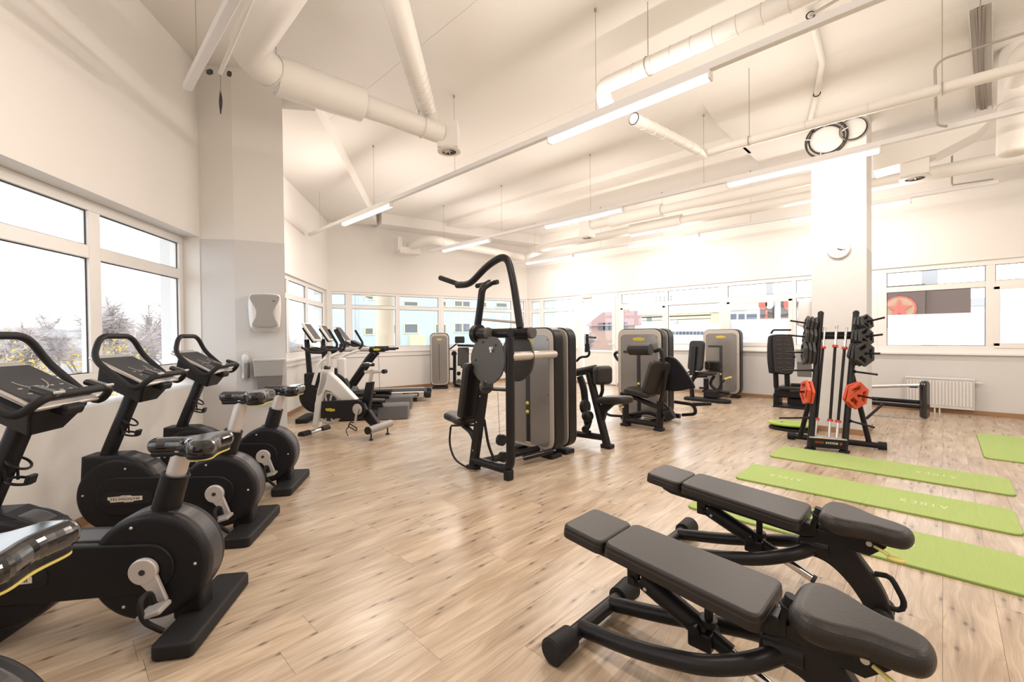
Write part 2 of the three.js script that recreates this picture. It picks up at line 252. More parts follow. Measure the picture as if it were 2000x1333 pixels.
{
  let area = 0; for (let i = 0; i < 5; i++) { const p = room[i], q = room[(i + 1) % 5]; area += p[0] * q[1] - q[0] * p[1]; }
  const ring = area > 0 ? room : [...room].reverse();
  const plankGeo = (poly, cx, cz, strip, vo, flip) => { const g = std(prism(poly, -0.006, 0)), p = g.attributes.position, uv = g.attributes.uv; for (let i = 0; i < p.count; i++) uv.setXY(i, (strip + 0.03 + 0.94 * (0.5 + (p.getX(i) - cx) / PW_)) / 4, (flip ? -1 : 1) * (p.getZ(i) - cz) / PLEN + vo); return g; };
  const shared = {}, planks = [], rest = {};
  const fw = V(-0.6975, 0, -0.7165);
  for (let ix = -57; ix * PW_ < 3.3; ix++) {
    const x0 = ix * PW_, off = (hsh(ix, 5) * 0.6 + ((ix % 3) + 3) % 3 * 0.33) * PLEN;
    for (let iz = -10; iz < 4; iz++) {
      const z0 = iz * PLEN + off, gp = 0.0006; let poly = [[x0 + gp, z0 + gp], [x0 + PW_ - gp, z0 + gp], [x0 + PW_ - gp, z0 + PLEN - gp], [x0 + gp, z0 + PLEN - gp]];
      const full = poly; for (let i = 0; i < 5; i++) if (poly.length) poly = clip(poly, ring[i], ring[(i + 1) % 5]);
      if (poly.length < 3) continue;
      const cx = x0 + PW_ / 2, cz = z0 + PLEN / 2, k = Math.floor(hsh(ix, iz) * 8), mt = Math.floor(hsh(ix + 7, iz * 3) * 6), whole = poly.length === 4 && poly.every((p, i) => Math.abs(p[0] - full[i][0]) + Math.abs(p[1] - full[i][1]) < 1e-6);
      const dist = Math.hypot(cx, cz), dep = cx * fw.x + cz * fw.z, side = Math.abs(cx * 0.7166 - cz * 0.6974);
      const seen = dep > 0.9 && side < dep * 1.25 + 0.6;
      planks.push({ poly, cx, cz, k, mt, whole, dist, seen });
    }
  }
  planks.sort((a, b) => (b.seen - a.seen) || a.dist - b.dist);
  planks.forEach((q, i) => {
    const strip = q.k % 4, vo = (q.k >> 2) * 0.5 + q.mt * 0.17, flip = q.k > 3;
    if (i < 290 && q.seen) {
      let g; if (q.whole) { const key = q.k + '_' + q.mt; g = shared[key] ??= plankGeo(q.poly.map(p => [p[0] - q.cx, p[1] - q.cz]), 0, 0, strip, vo, flip); } else g = plankGeo(q.poly.map(p => [p[0] - q.cx, p[1] - q.cz]), 0, 0, strip, vo, flip);
      const me = new THREE.Mesh(g, woodMats[q.mt]); me.name = 'plank'; me.position.set(q.cx, 0, q.cz); floorSlab.add(me);
    } else (rest[q.mt] ??= []).push(plankGeo(q.poly, q.cx, q.cz, strip, vo, flip));
  });
  for (const k in rest) { const me = new THREE.Mesh(M(rest[k]), woodMats[k]); me.name = 'far_planks'; me.userData = { kind: 'stuff' }; floorSlab.add(me); }
}

// ---------- windows ----------
let winN = 0;
function windowUnit(w, t0, t1, h0, h1, off, muls, trans, o = {}) {
  // muls: [[from, to] ...] glass bays (t); trans: transom [from, to]; off: distance of the frame's inner face from the wall's face (negative is outwards)
  const g = new THREE.Group(); g.name = 'window_' + (++winN); g.userData = { kind: 'structure', label: o.label, category: 'window' }; scene.add(g);
  const D = 0.07, i0 = off, i1 = off - D, fr = (a, b, c, d, e = 0) => part(g, 'frame_bar', wbox(w, a, b, c, d, i0 + e, i1, 0.006), m.upvc);
  const bays = muls; const gt = h1 - 0.085, gb = h0 + 0.13;
  fr(t0, t1, gt, h1); fr(t0, t1, h0, gb, 0.004);
  let prev = t0; for (const [a, b] of bays) { fr(prev, a, gb, gt, 0.002); prev = b; } fr(prev, t1, gb, gt, 0.002);
  for (const [a, b] of bays) {
    fr(a, b, trans[0], trans[1], 0.001);
    for (const [c, d, lower] of [[trans[1], gt, 0], [gb, trans[0], 1]]) {
      const pn = part(g, 'pane', wbox(w, a, b, c, d, off - 0.030, off - 0.034), m.glass);
      const k = 0.008; if (!(lower && o.sash && o.sash.includes(a))) part(g, 'gasket', M(wbox(w, a, b, d - k, d, off - 0.022, off - 0.029), wbox(w, a, b, c, c + k, off - 0.022, off - 0.029), wbox(w, a, a + k, c, d, off - 0.022, off - 0.029), wbox(w, b - k, b, c, d, off - 0.022, off - 0.029)), m.gasket);
      if (lower && o.film) for (const f of o.film) if (f[0] === a) part(g, 'frosted_film', wbox(w, a + 0.01, b - 0.01, c + 0.01, f[1], off - 0.0300, off - 0.0285), m.film);
    }
    if (o.sash && o.sash.includes(a)) part(g, 'sash_frame', M(wbox(w, a - 0.02, b + 0.02, gb - 0.03, gb + 0.05, off + 0.02, off - 0.02, 0.005), wbox(w, a - 0.02, b + 0.02, trans[0] - 0.05, trans[0] + 0.02, off + 0.02, off - 0.02, 0.005), wbox(w, a - 0.02, a + 0.05, gb, trans[0], off + 0.02, off - 0.02, 0.005), wbox(w, b - 0.05, b + 0.02, gb, trans[0], off + 0.02, off - 0.02, 0.005)), m.upvc);
  }
  if (o.sill !== 0) part(g, 'window_sill', wbox(w, t0 - (o.sx ?? 0), t1 + (o.sx ?? 0), h0 - 0.02, h0 + 0.015, i1, o.sill ?? 0.05, 0.006), m.upvc);
  if (o.apron) part(g, 'apron_board', wbox(w, t0, t1, o.apron, h0 - 0.02, 0, 0.03, 0.005), m.upvc);
  return g;
}
windowUnit(wL, Ls[0], Ls[1], 0.98, HEAD, -0.17, [[5.97, 7.12], [7.245, 8.38], [8.5, 9.63], [9.75, 10.83]], [2.045, 2.15], { label: 'wide white framed window above the upright bikes', sill: 0.04 });
windowUnit(wL, L2[0], L2[1], 0.98, HEAD, -0.05, [[0.28, 1.52], [1.68, 2.75], [2.85, 3.28]], [2.09, 2.19], { label: 'white framed window behind the cross trainers', sill: 0.06, apron: 0.87 });
windowUnit(wB, 0.06, 3.0, 1.0, HEAD + 0.02, -0.03, [[0.109, 0.3], [0.604, 2.887]], [2.1, 2.19], { label: 'white framed window behind the lat machine', sill: 0.05, apron: 0.88 });
windowUnit(wB, 3.0, LB - 0.02, 1.0, HEAD + 0.02, -0.03, [[3.053, 4.168], [4.283, 5.4], [5.562, 5.88]], [2.1, 2.19], { label: 'white framed window looking onto the round beige column', sill: 0.05, apron: 0.88 });
windowUnit(wR, -9.45, -7.56, 1.0, HEAD, -0.03, [[-9.323, -8.987], [-8.831, -7.656]], [2.08, 2.19], { label: 'narrow white framed window left of the glazed door', sill: 0.05 });
windowUnit(wR, -6.22, -3.53, 1.0, HEAD, -0.03, [[-6.128, -4.933], [-4.847, -3.631]], [2.08, 2.19], { label: 'white framed window beside the glazed door', sill: 0.06, sash: [-6.128] });
windowUnit(wR, -3.53, -0.86, 1.0, HEAD, -0.03, [[-3.453, -2.224], [-2.142, -0.95]], [2.08, 2.19], { label: 'white framed window with frosted film behind the seated machine', sill: 0.06, sash: [-3.453], film: [[-3.453, 1.68], [-2.142, 1.68]] });
windowUnit(wR, -0.86, 2.95, 1.0, HEAD, -0.03, [[-0.732, 0.493], [0.6, 1.7], [1.8, 2.85]], [2.085, 2.18], { label: 'white framed window with frosted film above the radiator', sill: 0.06, sash: [0.6], film: [[-0.732, 1.68], [0.6, 1.95], [1.8, 1.95]] });
{ // glazed balcony door
  const g = new THREE.Group(); g.name = 'door_1'; g.userData = { kind: 'structure', label: 'white glazed balcony door with a lower panel', category: 'door' }; scene.add(g);
  const b = (a, c, h0, h1, o = 0) => part(g, 'door_bar', wbox(wR, a, c, h0, h1, -0.02 + o, -0.1, 0.006), m.upvc);
  b(-7.56, -7.47, 0, HEAD); b(-6.3, -6.22, 0, HEAD); b(-7.47, -6.3, 2.42, HEAD); b(-7.47, -7.373, 0.03, 2.42, 0.02); b(-6.4, -6.3, 0.03, 2.42, 0.02); b(-7.373, -6.4, 2.33, 2.42, 0.02); b(-7.373, -6.4, 0.03, 0.16, 0.02); 
  part(g, 'pane', wbox(wR, -7.373, -6.4, 0.16, 2.33, -0.06, -0.064), m.glass);
  part(g, 'door_handle', M(cyl(V(-6.35, 1.12, zR), V(-6.35, 1.12, zR + 0.06), 0.012), cyl(V(-6.35, 1.12, zR + 0.055), V(-6.49, 1.12, zR + 0.055), 0.011), box(0.03, 0.16, 0.012, -6.35, 1.1, zR + 0.006, 0.004)), m.upvc);
  part(g, 'door_closer', box(0.3, 0.06, 0.06, -7.2, 2.45, zR + 0.03, 0.01), m.upvc);
}
// ---------- suspended lights ----------
const RAILH = 3.42;
const glowMat = new THREE.MeshStandardMaterial({ color: 0xffffff, roughness: 0.5, emissive: lin(1.0, 0.93, 0.84), emissiveIntensity: TUBE_GLOW });
function lightRow(z, x0, x1, lamps, wires, label, names) {
  const t = wthing('light_rail', label, 'light rail', [(x0 + x1) / 2, RAILH, z]);
  t.world = t.position.clone();
  part(t, 'rail', box(x1 - x0, 0.055, 0.06, (x0 + x1) / 2, RAILH + 0.03, z, 0.006), m.lampBody);
  for (const wx of wires) { part(t, 'suspension_wire', cyl(V(wx, RAILH + 0.05, z), V(wx, HC, z), 0.0025, 0.0025, 6), m.conduit); part(t, 'ceiling_clip', cyl(V(wx, HC - 0.03, z), V(wx, HC, z), 0.012, 0.012, 8), m.conduit); }
  lamps.forEach(([a, b], i) => {
    const c = (a + b) / 2, l = b - a, f = wthing('strip_light', names[i], 'light', [c, RAILH - 0.03, z], 'strip lights on the suspended rails'); f.world = f.position.clone();
    part(f, 'housing', box(l, 0.028, 0.075, c, RAILH - 0.012, z, 0.005), m.lampBody);
    part(f, 'diffuser', M(box(l - 0.03, 0.045, 0.07, c, RAILH - 0.047, z, 0.018)), glowMat);
    part(f, 'end_cap', box(0.015, 0.048, 0.074, a + 0.007, RAILH - 0.045, z, 0.003), m.lampBody); part(f, 'end_cap', box(0.015, 0.048, 0.074, b - 0.007, RAILH - 0.045, z, 0.003), m.lampBody);
    tubeLight(c, RAILH - 0.0725, z, l - 0.06, 0.07, 0.045);
  });
}
lightRow(-3.57, -9.13, 3.1, [[-7.61, -5.99], [-2.91, -1.29], [1.7, 3.0]], [-8.6, -6.52, -4.46, -2.34, 0.2], 'white suspended light rail ending at the window wall', ['lit strip light nearest the window wall corner', 'long lit strip light in front of the curved white pipe', 'lit strip light above the last mat']);
lightRow(-6.35, -8.9, 3.1, [[-8.4, -6.79], [-5.28, -3.67], [-2.09, -0.49], [1.1, 2.7]], [-8.37, -6.44, -4.29, -2.4, 0.6], 'white suspended light rail in front of the clock column', ['lit strip light above the lat machine', 'lit strip light between the lat machine and the column', 'lit strip light crossing in front of the cable coil', 'lit strip light right of the clock column']);
lightRow(-9.15, -8.9, 0.55, [[-8.31, -6.71], [-5.15, -3.555], [-1.96, -0.35]], [-8.0, -5.9, -4.35, -2.6, 0.1], 'white suspended light rail along the door wall', ['lit strip light near the glazed door corner', 'lit strip light above the tower with the seated machine', 'lit strip light passing behind the clock column']);
lightRow(-0.78, -4.45, 3.1, [[-2.88, -1.26], [0.4, 2.0]], [-4.1, -1.9, 0.1, 2.3], 'white suspended light rail above the upright bikes', ['lit strip light above the upright bikes', 'lit strip light behind the camera']);
scene.children.filter(o => o.userData.label === 'lit strip light behind the camera').forEach(o => { o.userData.label = 'lit strip light above the near bench'; });

// ---------- ducts ----------
const coil = (a, b, r, n) => { const out = [], d = b.clone().sub(a), q = new THREE.Quaternion().setFromUnitVectors(V(0, 0, 1), d.clone().normalize()); for (let i = 1; i < n; i++) out.push(new THREE.TorusGeometry(r, 0.004, 5, 24).applyQuaternion(q).translate(...a.clone().addScaledVector(d, i / n).toArray())); return M(out); };
const hang = (p, r) => M(cyl(V(p.x, p.y + r, p.z), V(p.x, HC, p.z), 0.004, 0.004, 6), torusAt(p, r));
function torusAt(p, r, dir = V(1, 0, 0)) { return new THREE.TorusGeometry(r + 0.006, 0.006, 6, 24).applyQuaternion(new THREE.Quaternion().setFromUnitVectors(V(0, 0, 1), dir.clone().normalize())).translate(p.x, p.y, p.z); }
function vent(t, x, z, h0, h1, s, turn = 0.3) {
  part(t, 'vent_box', box(s, h1 - h0, s, x, (h0 + h1) / 2, z, 0.006, turn), m.duct);
  part(t, 'vent_ring', lathe([[s * 0.36, 0], [s * 0.56, 0], [s * 0.58, 0.012], [s * 0.56, 0.024], [s * 0.36, 0.014]], 28).translate(x, h0 - 0.02, z), m.duct);
  part(t, 'vent_throat', cyl(V(x, h0 - 0.001, z), V(x, h0 + 0.004, z), s * 0.37, s * 0.37, 24), m.gasket);
  for (let i = 0; i < 8; i++) part(t, 'swirl_blade', box(s * 0.34, 0.004, 0.02, s * 0.19, 0, 0, 0, 0, 0.5).rotateY(i * Math.PI / 4).translate(x, h0 - 0.006, z), m.duct);
}
{ // duct A: thick insulated pipe from the column to the swirl vent
  const a0 = PY(575, -60, 3.8), a1 = PY(480, 100, 3.8), a2 = PY(540, 148, 3.8), a3 = PY(706, 205, 3.8), a4 = PY(862, 262, 3.72);
  const t = wthing('ventilation_duct', 'white insulated duct passing the bike column to a swirl vent', 'duct', [a2.x, 3.8, a2.z]); t.world.y = 3.8;
  part(t, 'pipe', tube([a0, a1, a2], 0.145, 0.3, 22), m.duct); part(t, 'insulated_sleeve', cyl(a2, a3, 0.172, 0.168, 28), m.duct); part(t, 'pipe', cyl(a3.clone().lerp(a2, 0.02), a4, 0.118, 0.108, 24), m.duct);
  part(t, 'seam_ring', torusAt(a1.clone().lerp(a2, 0.75), 0.145, a2.clone().sub(a1)), m.duct); part(t, 'seam_ring', torusAt(a3.clone().lerp(a4, 0.75), 0.11, a4.clone().sub(a3)), m.duct);
  part(t, 'suspension_wire', M(cyl(a3.clone().lerp(a4, 0.7), V(a3.x + (a4.x - a3.x) * 0.7, HC, a3.z + (a4.z - a3.z) * 0.7), 0.004, 0.004, 6), cyl(a2, V(a2.x, HC, a2.z), 0.004, 0.004, 6)), m.conduit);
  const vc = PY(877, 294, 3.56); vent(t, vc.x, vc.z, 3.56, 3.86, 0.235, 0.75);
  const b0 = PY(745, -90, 4.0), b1 = PY(836, 222, 4.0), b2 = PY(858, 205, 3.95), b3 = a3.clone().lerp(a4, 0.92);
  const u = wthing('ventilation_duct', 'white taped flexible duct bending down onto the insulated duct', 'duct', [b1.x, 4.0, b1.z]); u.world.y = 4.0;
  part(u, 'pipe', tube([b0, b1, b1.clone().lerp(b3, 0.55).add(V(0, -0.02, 0)), b3], 0.105, 0.2, 18), m.duct); part(u, 'tape_ring', coil(b0.clone().lerp(b1, 0.55), b1, 0.105, 9), m.duct);
}
{ // duct C: pipe beside the first rail, with an elbow
  const y = 3.85, c0 = PY(1185, 205, 3.68), c1 = PY(1172, 172, y), c2 = PY(1800, -85, y);
  const t = wthing('ventilation_duct', 'white spiral pipe with a rounded elbow above the first light rail', 'duct', [c1.x, y, c1.z]); t.world.y = y;
  part(t, 'pipe', tube([c0, c1, V(c2.x, y, c1.z - 0.03)], 0.076, 0.16, 20), m.duct); part(t, 'seam_ring', coil(V(c1.x + 0.2, y, c1.z), V(c2.x, y, c1.z - 0.03), 0.076, 12), m.duct);
  const hp = PY(1277, 140, y); part(t, 'hanger', hang(V(hp.x, y, c1.z - 0.01), 0.076), m.conduit);
}
{ // duct D: capped pipe, corner, then along the rails
  const y = 3.6, d0 = PY(1238, 232, y), d1 = PY(1376, 300, y), d2 = V(2.6, y, d1.z - 0.2);
  const t = wthing('ventilation_duct', 'white capped pipe turning a corner and running over the clock column', 'duct', [d1.x, y, d1.z]); t.world.y = y;
  part(t, 'pipe', M(tube([d0, d1], 0.058, 0, 18), tube([d1.clone().add(V(-0.02, 0, 0)), d2], 0.05, 0, 18), new THREE.SphereGeometry(0.0585, 16, 12).translate(d1.x, y, d1.z)), m.duct);
  const dd = d1.clone().sub(d0).normalize(); part(t, 'cap_ring', torusAt(d0, 0.05, dd), m.gasket); part(t, 'end_cap', cyl(d0.clone().addScaledVector(dd, -0.012), d0, 0.046, 0.046, 20), m.duct);
  part(t, 'seam_ring', M(coil(d0, d1, 0.058, 8), coil(d1, d2, 0.05, 9)), m.duct);
  part(t, 'hanger', M(hang(V(d1.x + 0.5, y, d1.z - 0.02), 0.05), hang(V(d1.x + 2.1, y, d1.z - 0.09), 0.05)), m.conduit);
}
{ // duct E behind the second rail
  const y = 3.8, e0 = PY(1178, 436, y), e1 = PY(1293, 411, y), z = -8.3;
  const t = wthing('ventilation_duct', 'white pipe with a thick sleeve ending in a small vent over the middle towers', 'duct', [e1.x, y, z]); t.world.y = y;
  part(t, 'pipe', M(cyl(V(e0.x - 0.3, y, z), V(e0.x + 0.2, y, z), 0.095, 0.095, 20), cyl(V(e1.x, y, z), V(-1.0, y, z), 0.095, 0.095, 20)), m.duct); part(t, 'insulated_sleeve', cyl(V(e0.x + 0.2, y, z), V(e1.x, y, z), 0.135, 0.135, 24), m.duct);
  vent(t, e0.x - 0.42, z, 3.56, 3.9, 0.26, 0);
}
{ // duct F from the far corner box
  const y = 3.7, f0 = PY(800, 482, y), f1 = PY(840, 466, y + 0.08), f2 = PY(885, 478, y), f3 = PY(1026, 503, y), f4 = PY(1075, 482, y), z = -9.0;
  const t = wthing('ventilation_duct', 'white pipe curving from the far corner box along the door wall', 'duct', [f3.x, y, f3.z]); t.world.y = y;
  part(t, 'pipe', M(tube([f0, f1, f2], 0.11, 0.5, 18), cyl(f2, f3, 0.1, 0.1, 20), tube([f3, V(f4.x, y, z), V(-4.9, y, z)], 0.095, 0.35, 18), cyl(V(-3.9, y, z), V(2.4, y, z), 0.1, 0.1, 20)), m.duct);
  part(t, 'insulated_sleeve', cyl(V(-5.0, y, z), V(-3.85, y, z), 0.14, 0.14, 24), m.duct); part(t, 'seam_ring', M(torusAt(f2, 0.11, f3.clone().sub(f2)), torusAt(f3, 0.1, f3.clone().sub(f2))), m.duct);
  part(t, 'diffuser_box', M(box(0.55, 0.16, 0.3, f0.x - 0.02, y - 0.12, f0.z + 0.02, 0.01, 1.36), box(0.12, 0.34, 0.3, f0.x - 0.1, y + 0.03, f0.z + 0.27, 0.01, 1.36)), m.duct);
}
{ // right hand cluster
  const t = wthing('ventilation_duct', 'thick white vertical duct with elbows at the side wall', 'duct', [0.62, 3.6, -7.0]); t.world.y = 3.6;
  const p0 = PZ(1983, 300, -7.0), p1 = PZ(1990, 60, -7.0);
  part(t, 'pipe', tube([V(p0.x, 3.25, -7.0), V(p0.x + 0.02, 4.35, -7.0)], 0.14, 0, 24), m.duct); part(t, 'end_cap', new THREE.SphereGeometry(0.14, 20, 12).scale(1, 0.35, 1).translate(p0.x, 3.25, -7.0), m.duct);
  part(t, 'pipe', tube([V(p0.x, 3.95, -7.0), V(p0.x, 3.95, -6.2), V(2.6, 3.95, -6.2)], 0.1, 0.2, 18), m.duct);
  part(t, 'seam_ring', M(torusAt(V(p0.x, 3.75, -7.0), 0.14, UPV), torusAt(V(p0.x, 4.1, -7.0), 0.14, UPV)), m.duct);
  const b = wthing('ventilation_box', 'white boxed duct with a swirl vent right of the clock column', 'duct', [-0.3, 3.8, -8.5]); b.world.y = 3.8;
  const zt = -8.45, vc = PZ(1787, 347, zt); vent(b, vc.x, zt, vc.y, vc.y + 0.3, 0.3, 0);
  const ol = [[1705, 290], [1935, 232], [1908, 258], [1828, 300], [1705, 334]].map(p => { const q = PZ(p[0], p[1], zt + 0.22); return [q.x, q.y]; });
  part(b, 'trunk', ext(shape(ol.reverse()), 0.44, 0.006).translate(0, 0, zt), m.duct);
  const u = wthing('conduit_pipe', 'thin grey conduit dropping from the ceiling to the rail right of the column', 'pipe', [-0.1, 3.9, -6.2]); u.world.y = 3.9;
  part(u, 'pipe', tube([V(0.55, 4.05, -6.1), V(0.0, 4.05, -6.1), PZ(1826, 130, -6.1), PZ(1829, 245, -6.2), PZ(1850, 247, -6.2)], 0.012, 0.1, 8), m.conduit); 
  const w2 = wthing('conduit_pipe', 'thin dark conduit dropping to the rail beside the boxed duct', 'pipe', [0, 3.7, -9.1]); w2.world.y = 3.7;
  part(w2, 'pipe', tube([PZ(1859, 305, -9.1), PZ(1859, 362, -9.1), PZ(1940, 350, -9.1)], 0.01, 0.03, 8), m.conduit);
  const k = wthing('cable_tray', 'grey cable tray with dark cables on the side beam', 'cable tray', [0.5, 4.2, -6.0]); k.world.y = 4.2;
  const q0 = PY(1915, 15, 4.3), q1 = PY(1922, 212, 4.3), ln = q0.distanceTo(q1), ta = Math.atan2(q1.x - q0.x, q1.z - q0.z), mid = q0.clone().lerp(q1, 0.5), tr = g => g.rotateY(ta).translate(mid.x, mid.y, mid.z);
  part(k, 'tray', tr(M(box(0.15, 0.012, ln, 0, 0.02, 0, 0.003), box(0.012, 0.05, ln, -0.075, 0, 0), box(0.012, 0.05, ln, 0.075, 0, 0))), m.tray);
  for (const [dx, s] of [[-0.02, 0.012], [0.005, 0.014], [0.028, 0.01]]) part(k, 'cable', tr(tube([V(dx, -0.005, -ln / 2), V(dx * 0.3 + 0.01, -0.008, 0), V(dx, -0.005, ln / 2)], s, 0.2, 8)), m.cableGrey);
  part(k, 'hanger_bar', M(cyl(V(q0.x, q0.y, q0.z), V(q0.x, HC, q0.z), 0.006, 0.006, 6), cyl(V(q1.x, q1.y, q1.z), V(q1.x, HC - 0.05, q1.z), 0.006, 0.006, 6)), m.conduit);
}
{ // pipe with black clips over the drop panel
  const t = wthing('conduit_pipe', 'white pipe held by black clips above the cable coil', 'pipe', [-1.1, 4.2, -6.0]); t.world.y = 4.2;
  const a = PY(1583, 30, HC - 0.05), b = PY(1604, 116, HC - 0.05), c = V(PY(1594, 180, 4.29).x, 4.285, -6.5), d = V(PZ(1580, 236, -7.38).x, 4.28, -7.38);
  part(t, 'pipe', tube([a, V(b.x, HC - 0.05, -5.99), c, d], 0.03, 0.05, 12), m.duct);
  part(t, 'black_clip', M(torusAt(a, 0.028, V(0.2, 0, 1)), torusAt(c, 0.03, V(0, 0.3, 1))), m.gasket);
  part(t, 'thin_pipe', tube([a, V(a.x + 0.9, HC - 0.05, a.z + 0.25)], 0.014, 0, 8), m.conduit);
}
{ // cable coil on the column
  const zc = -7.41, c1 = PZ(1614, 273, zc), c2 = PZ(1667, 252, zc);
  const t = wthing('cable_coil', 'coil of dark cables tied on the upper clock column', 'cable', [c1.x, c1.y, zc]); t.world.copy(t.position);
  for (let i = 0; i < 5; i++) part(t, 'cable_loop', torus(0.215 + 0.012 * (i % 3) - 0.01 * (i > 2), 0.011, c1.x + 0.008 * (i - 2), c1.y + 0.012 * (i - 2), zc + 0.012 * (i % 3), 6.2832, 6, 40), i % 2 ? m.cableGrey : m.cable);
  part(t, 'cable_loop', torus(0.145, 0.012, c2.x, c2.y, zc + 0.01, 6.2832, 6, 40), m.cable); part(t, 'cable_loop', torus(0.15, 0.008, c2.x + 0.01, c2.y - 0.01, zc + 0.02, 6.2832, 6, 40), m.cableGrey);
  for (const a of [0.3, 1.7, 2.9, 4.4]) part(t, 'cable_tie', box(0.012, 0.075, 0.06, c1.x + 0.22 * Math.cos(a), c1.y + 0.22 * Math.sin(a), zc + 0.01, 0.003, 0, 0, a + 1.57), m.white);
}
{ // conduit with dangling cables near the bike column
  const y = 3.55; const e = PY(430, 143, y), e2 = PY(500, -20, y);
  const t = wthing('cable_conduit', 'white conduit with loose dark cable ends hanging over the bikes', 'cable', [e.x, y, e.z]); t.world.y = y;
  part(t, 'conduit', cyl(e, e2, 0.016, 0.016, 10), m.duct); const lo = V(e.x, y - 0.22, e.z);
  part(t, 'cord', tube([e, V(e.x + 0.01, y - 0.06, e.z), lo], 0.003, 0.03, 6), m.cableGrey); 
  for (let i = 0; i < 5; i++) part(t, 'cable_end', tube([V(lo.x, lo.y + 0.08, lo.z), V(lo.x + rr(-0.012, 0.012), lo.y - 0.02, lo.z + rr(-0.01, 0.01)), V(lo.x + rr(-0.015, 0.015), lo.y - rr(0.06, 0.11), lo.z)], 0.0045, 0.03, 6), m.cable);
  part(t, 'clamp', M(box(0.05, 0.035, 0.03, e.x - 0.06, y + 0.01, e.z + 0.06, 0.008, 0.4), box(0.04, 0.035, 0.03, e.x + 0.04, y + 0.0, e.z - 0.055, 0.008)), m.cable);
}
// ---------- upright bikes: local +z is forward (towards the window), +x the side that faces the room ----------
const bikeTurn = Math.atan2(-0.5917, 0.8061);
function makeBike(seatH, label) {
  const t = thing('exercise_bike', label, 'exercise bike', [0, 0, 0], bikeTurn, 'upright bikes in a row by the window');
  const RZ = 0.28, FZ = 0.89, CH = 0.318;
  const disc = (z, y, R, w, r = 0.03) => ext(new THREE.Shape().absarc(0, 0, R, 0, Math.PI * 2), w, r, 4, 40).rotateY(Math.PI / 2).translate(0, y, z);
  // feet
  const foot = (z, w, d) => ext(rrect(w, d, 0.035), 0.07, 0.014, 3).rotateX(Math.PI / 2).translate(0, 0.035, z);
  part(t, 'rear_foot', foot(0.085, 0.6, 0.17), m.rubber); part(t, 'front_foot', foot(1.0, 0.56, 0.16), m.rubber);
  part(t, 'foot_neck', M(box(0.12, 0.2, 0.13, 0, 0.13, 0.14, 0.02), box(0.12, 0.16, 0.13, 0, 0.11, 0.98, 0.02)), m.shell);
  // housings
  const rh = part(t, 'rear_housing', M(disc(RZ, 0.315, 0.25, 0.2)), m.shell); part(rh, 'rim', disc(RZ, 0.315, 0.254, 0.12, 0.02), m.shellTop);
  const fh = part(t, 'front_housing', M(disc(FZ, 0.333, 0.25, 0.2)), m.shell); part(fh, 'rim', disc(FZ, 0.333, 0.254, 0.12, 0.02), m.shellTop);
  part(fh, 'neck_cover', ext(shape([[1.12, 0.42], [1.11, 0.6], [0.88, 0.6], [0.72, 0.53], [0.68, 0.46], [0.75, 0.4]].map(p => [-p[0], p[1]])), 0.17, 0.02).rotateY(Math.PI / 2), m.shell);
  // spine between the housings
  const sp = []; for (let a = -90; a <= 90; a += 12) sp.push([RZ - 0.115 * Math.cos(a * Math.PI / 180), CH + 0.115 * Math.sin(a * Math.PI / 180)]);
  sp.push([FZ, 0.333 + 0.13]); for (let a = 90; a >= -90; a -= 12) sp.push([FZ + 0.12 * Math.cos(a * Math.PI / 180), 0.333 + 0.13 * Math.sin(a * Math.PI / 180)]);
  part(t, 'spine', ext(shape(sp.map(p => [-p[0], p[1]]).reverse()), 0.226, 0.01).rotateY(Math.PI / 2), m.black);
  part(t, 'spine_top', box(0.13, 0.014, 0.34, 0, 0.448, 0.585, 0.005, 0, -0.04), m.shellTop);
  for (const s of [1, -1]) {
    const lp = part(t, 'logo_recess', ext(rrect(0.3, 0.085, 0.04), 0.006, 0.002).rotateY(s * Math.PI / 2).translate(s * 0.114, 0.318, FZ - 0.07), m.rubber);
    part(lp, 'logo', logoPlate(0.205, 0.046).rotateY(s * Math.PI / 2).translate(s * 0.118, 0.318, FZ - 0.06), logoCream, 'cream plate with dark lettering');
    for (const [z, a] of [[RZ, [1.9, 0.0, -2.1]], [FZ, [1.3, 3.0]]]) for (const q of a) part(t, 'screw', new THREE.SphereGeometry(0.008, 8, 6).translate(s * 0.101, 0.32 + 0.2 * Math.sin(q), z - 0.2 * Math.cos(q)), m.silver);
    // crank
    const ang = s > 0 ? -1.05 : Math.PI - 1.05, ca = Math.cos(ang), sa = Math.sin(ang), px = s * 0.145, L = 0.165;
    const cr = part(t, 'crank_arm', M(ext(new THREE.Shape().absarc(0, 0, 0.06, 0, Math.PI * 2), 0.026, 0.008, 3, 28), ext(shape([[0, -0.052], [0.05, -0.038], [L, -0.017], [L + 0.014, -0.008], [L + 0.014, 0.008], [L, 0.017], [0.05, 0.038], [0, 0.052]]), 0.022, 0.007)).rotateZ(ang).rotateY(Math.PI / 2).translate(s * 0.13, CH, RZ), m.post);
    part(cr, 'axle_hole', cyl(V(s * 0.142, CH, RZ), V(s * 0.1455, CH, RZ), 0.013), m.gasket);
    const pc = V(0, CH + L * sa, RZ - L * ca);
    const pd = part(t, 'pedal', box(0.095, 0.024, 0.1, s * 0.205, pc.y, pc.z, 0.01, 0, s > 0 ? 0.25 : -0.1), m.greyPlastic);
    part(pd, 'pedal_strap', tube([V(s * 0.16, pc.y - 0.015, pc.z + 0.02), V(s * 0.165, pc.y + 0.07, pc.z + 0.035), V(s * 0.245, pc.y + 0.07, pc.z + 0.035), V(s * 0.25, pc.y - 0.02, pc.z + 0.02), V(s * 0.2, pc.y - 0.1, pc.z - 0.03)], 0.012, 0.04, 8).scale(1, 1, 1), m.rubber);
  }
  // seat post
  const sb = V(0, 0.5, 0.272), st = V(0, seatH - 0.06, 0.272 - (seatH - 0.56) * 0.29), sm = sb.clone().lerp(st, Math.min(0.95, (0.72 - 0.5) / (seatH - 0.56)));
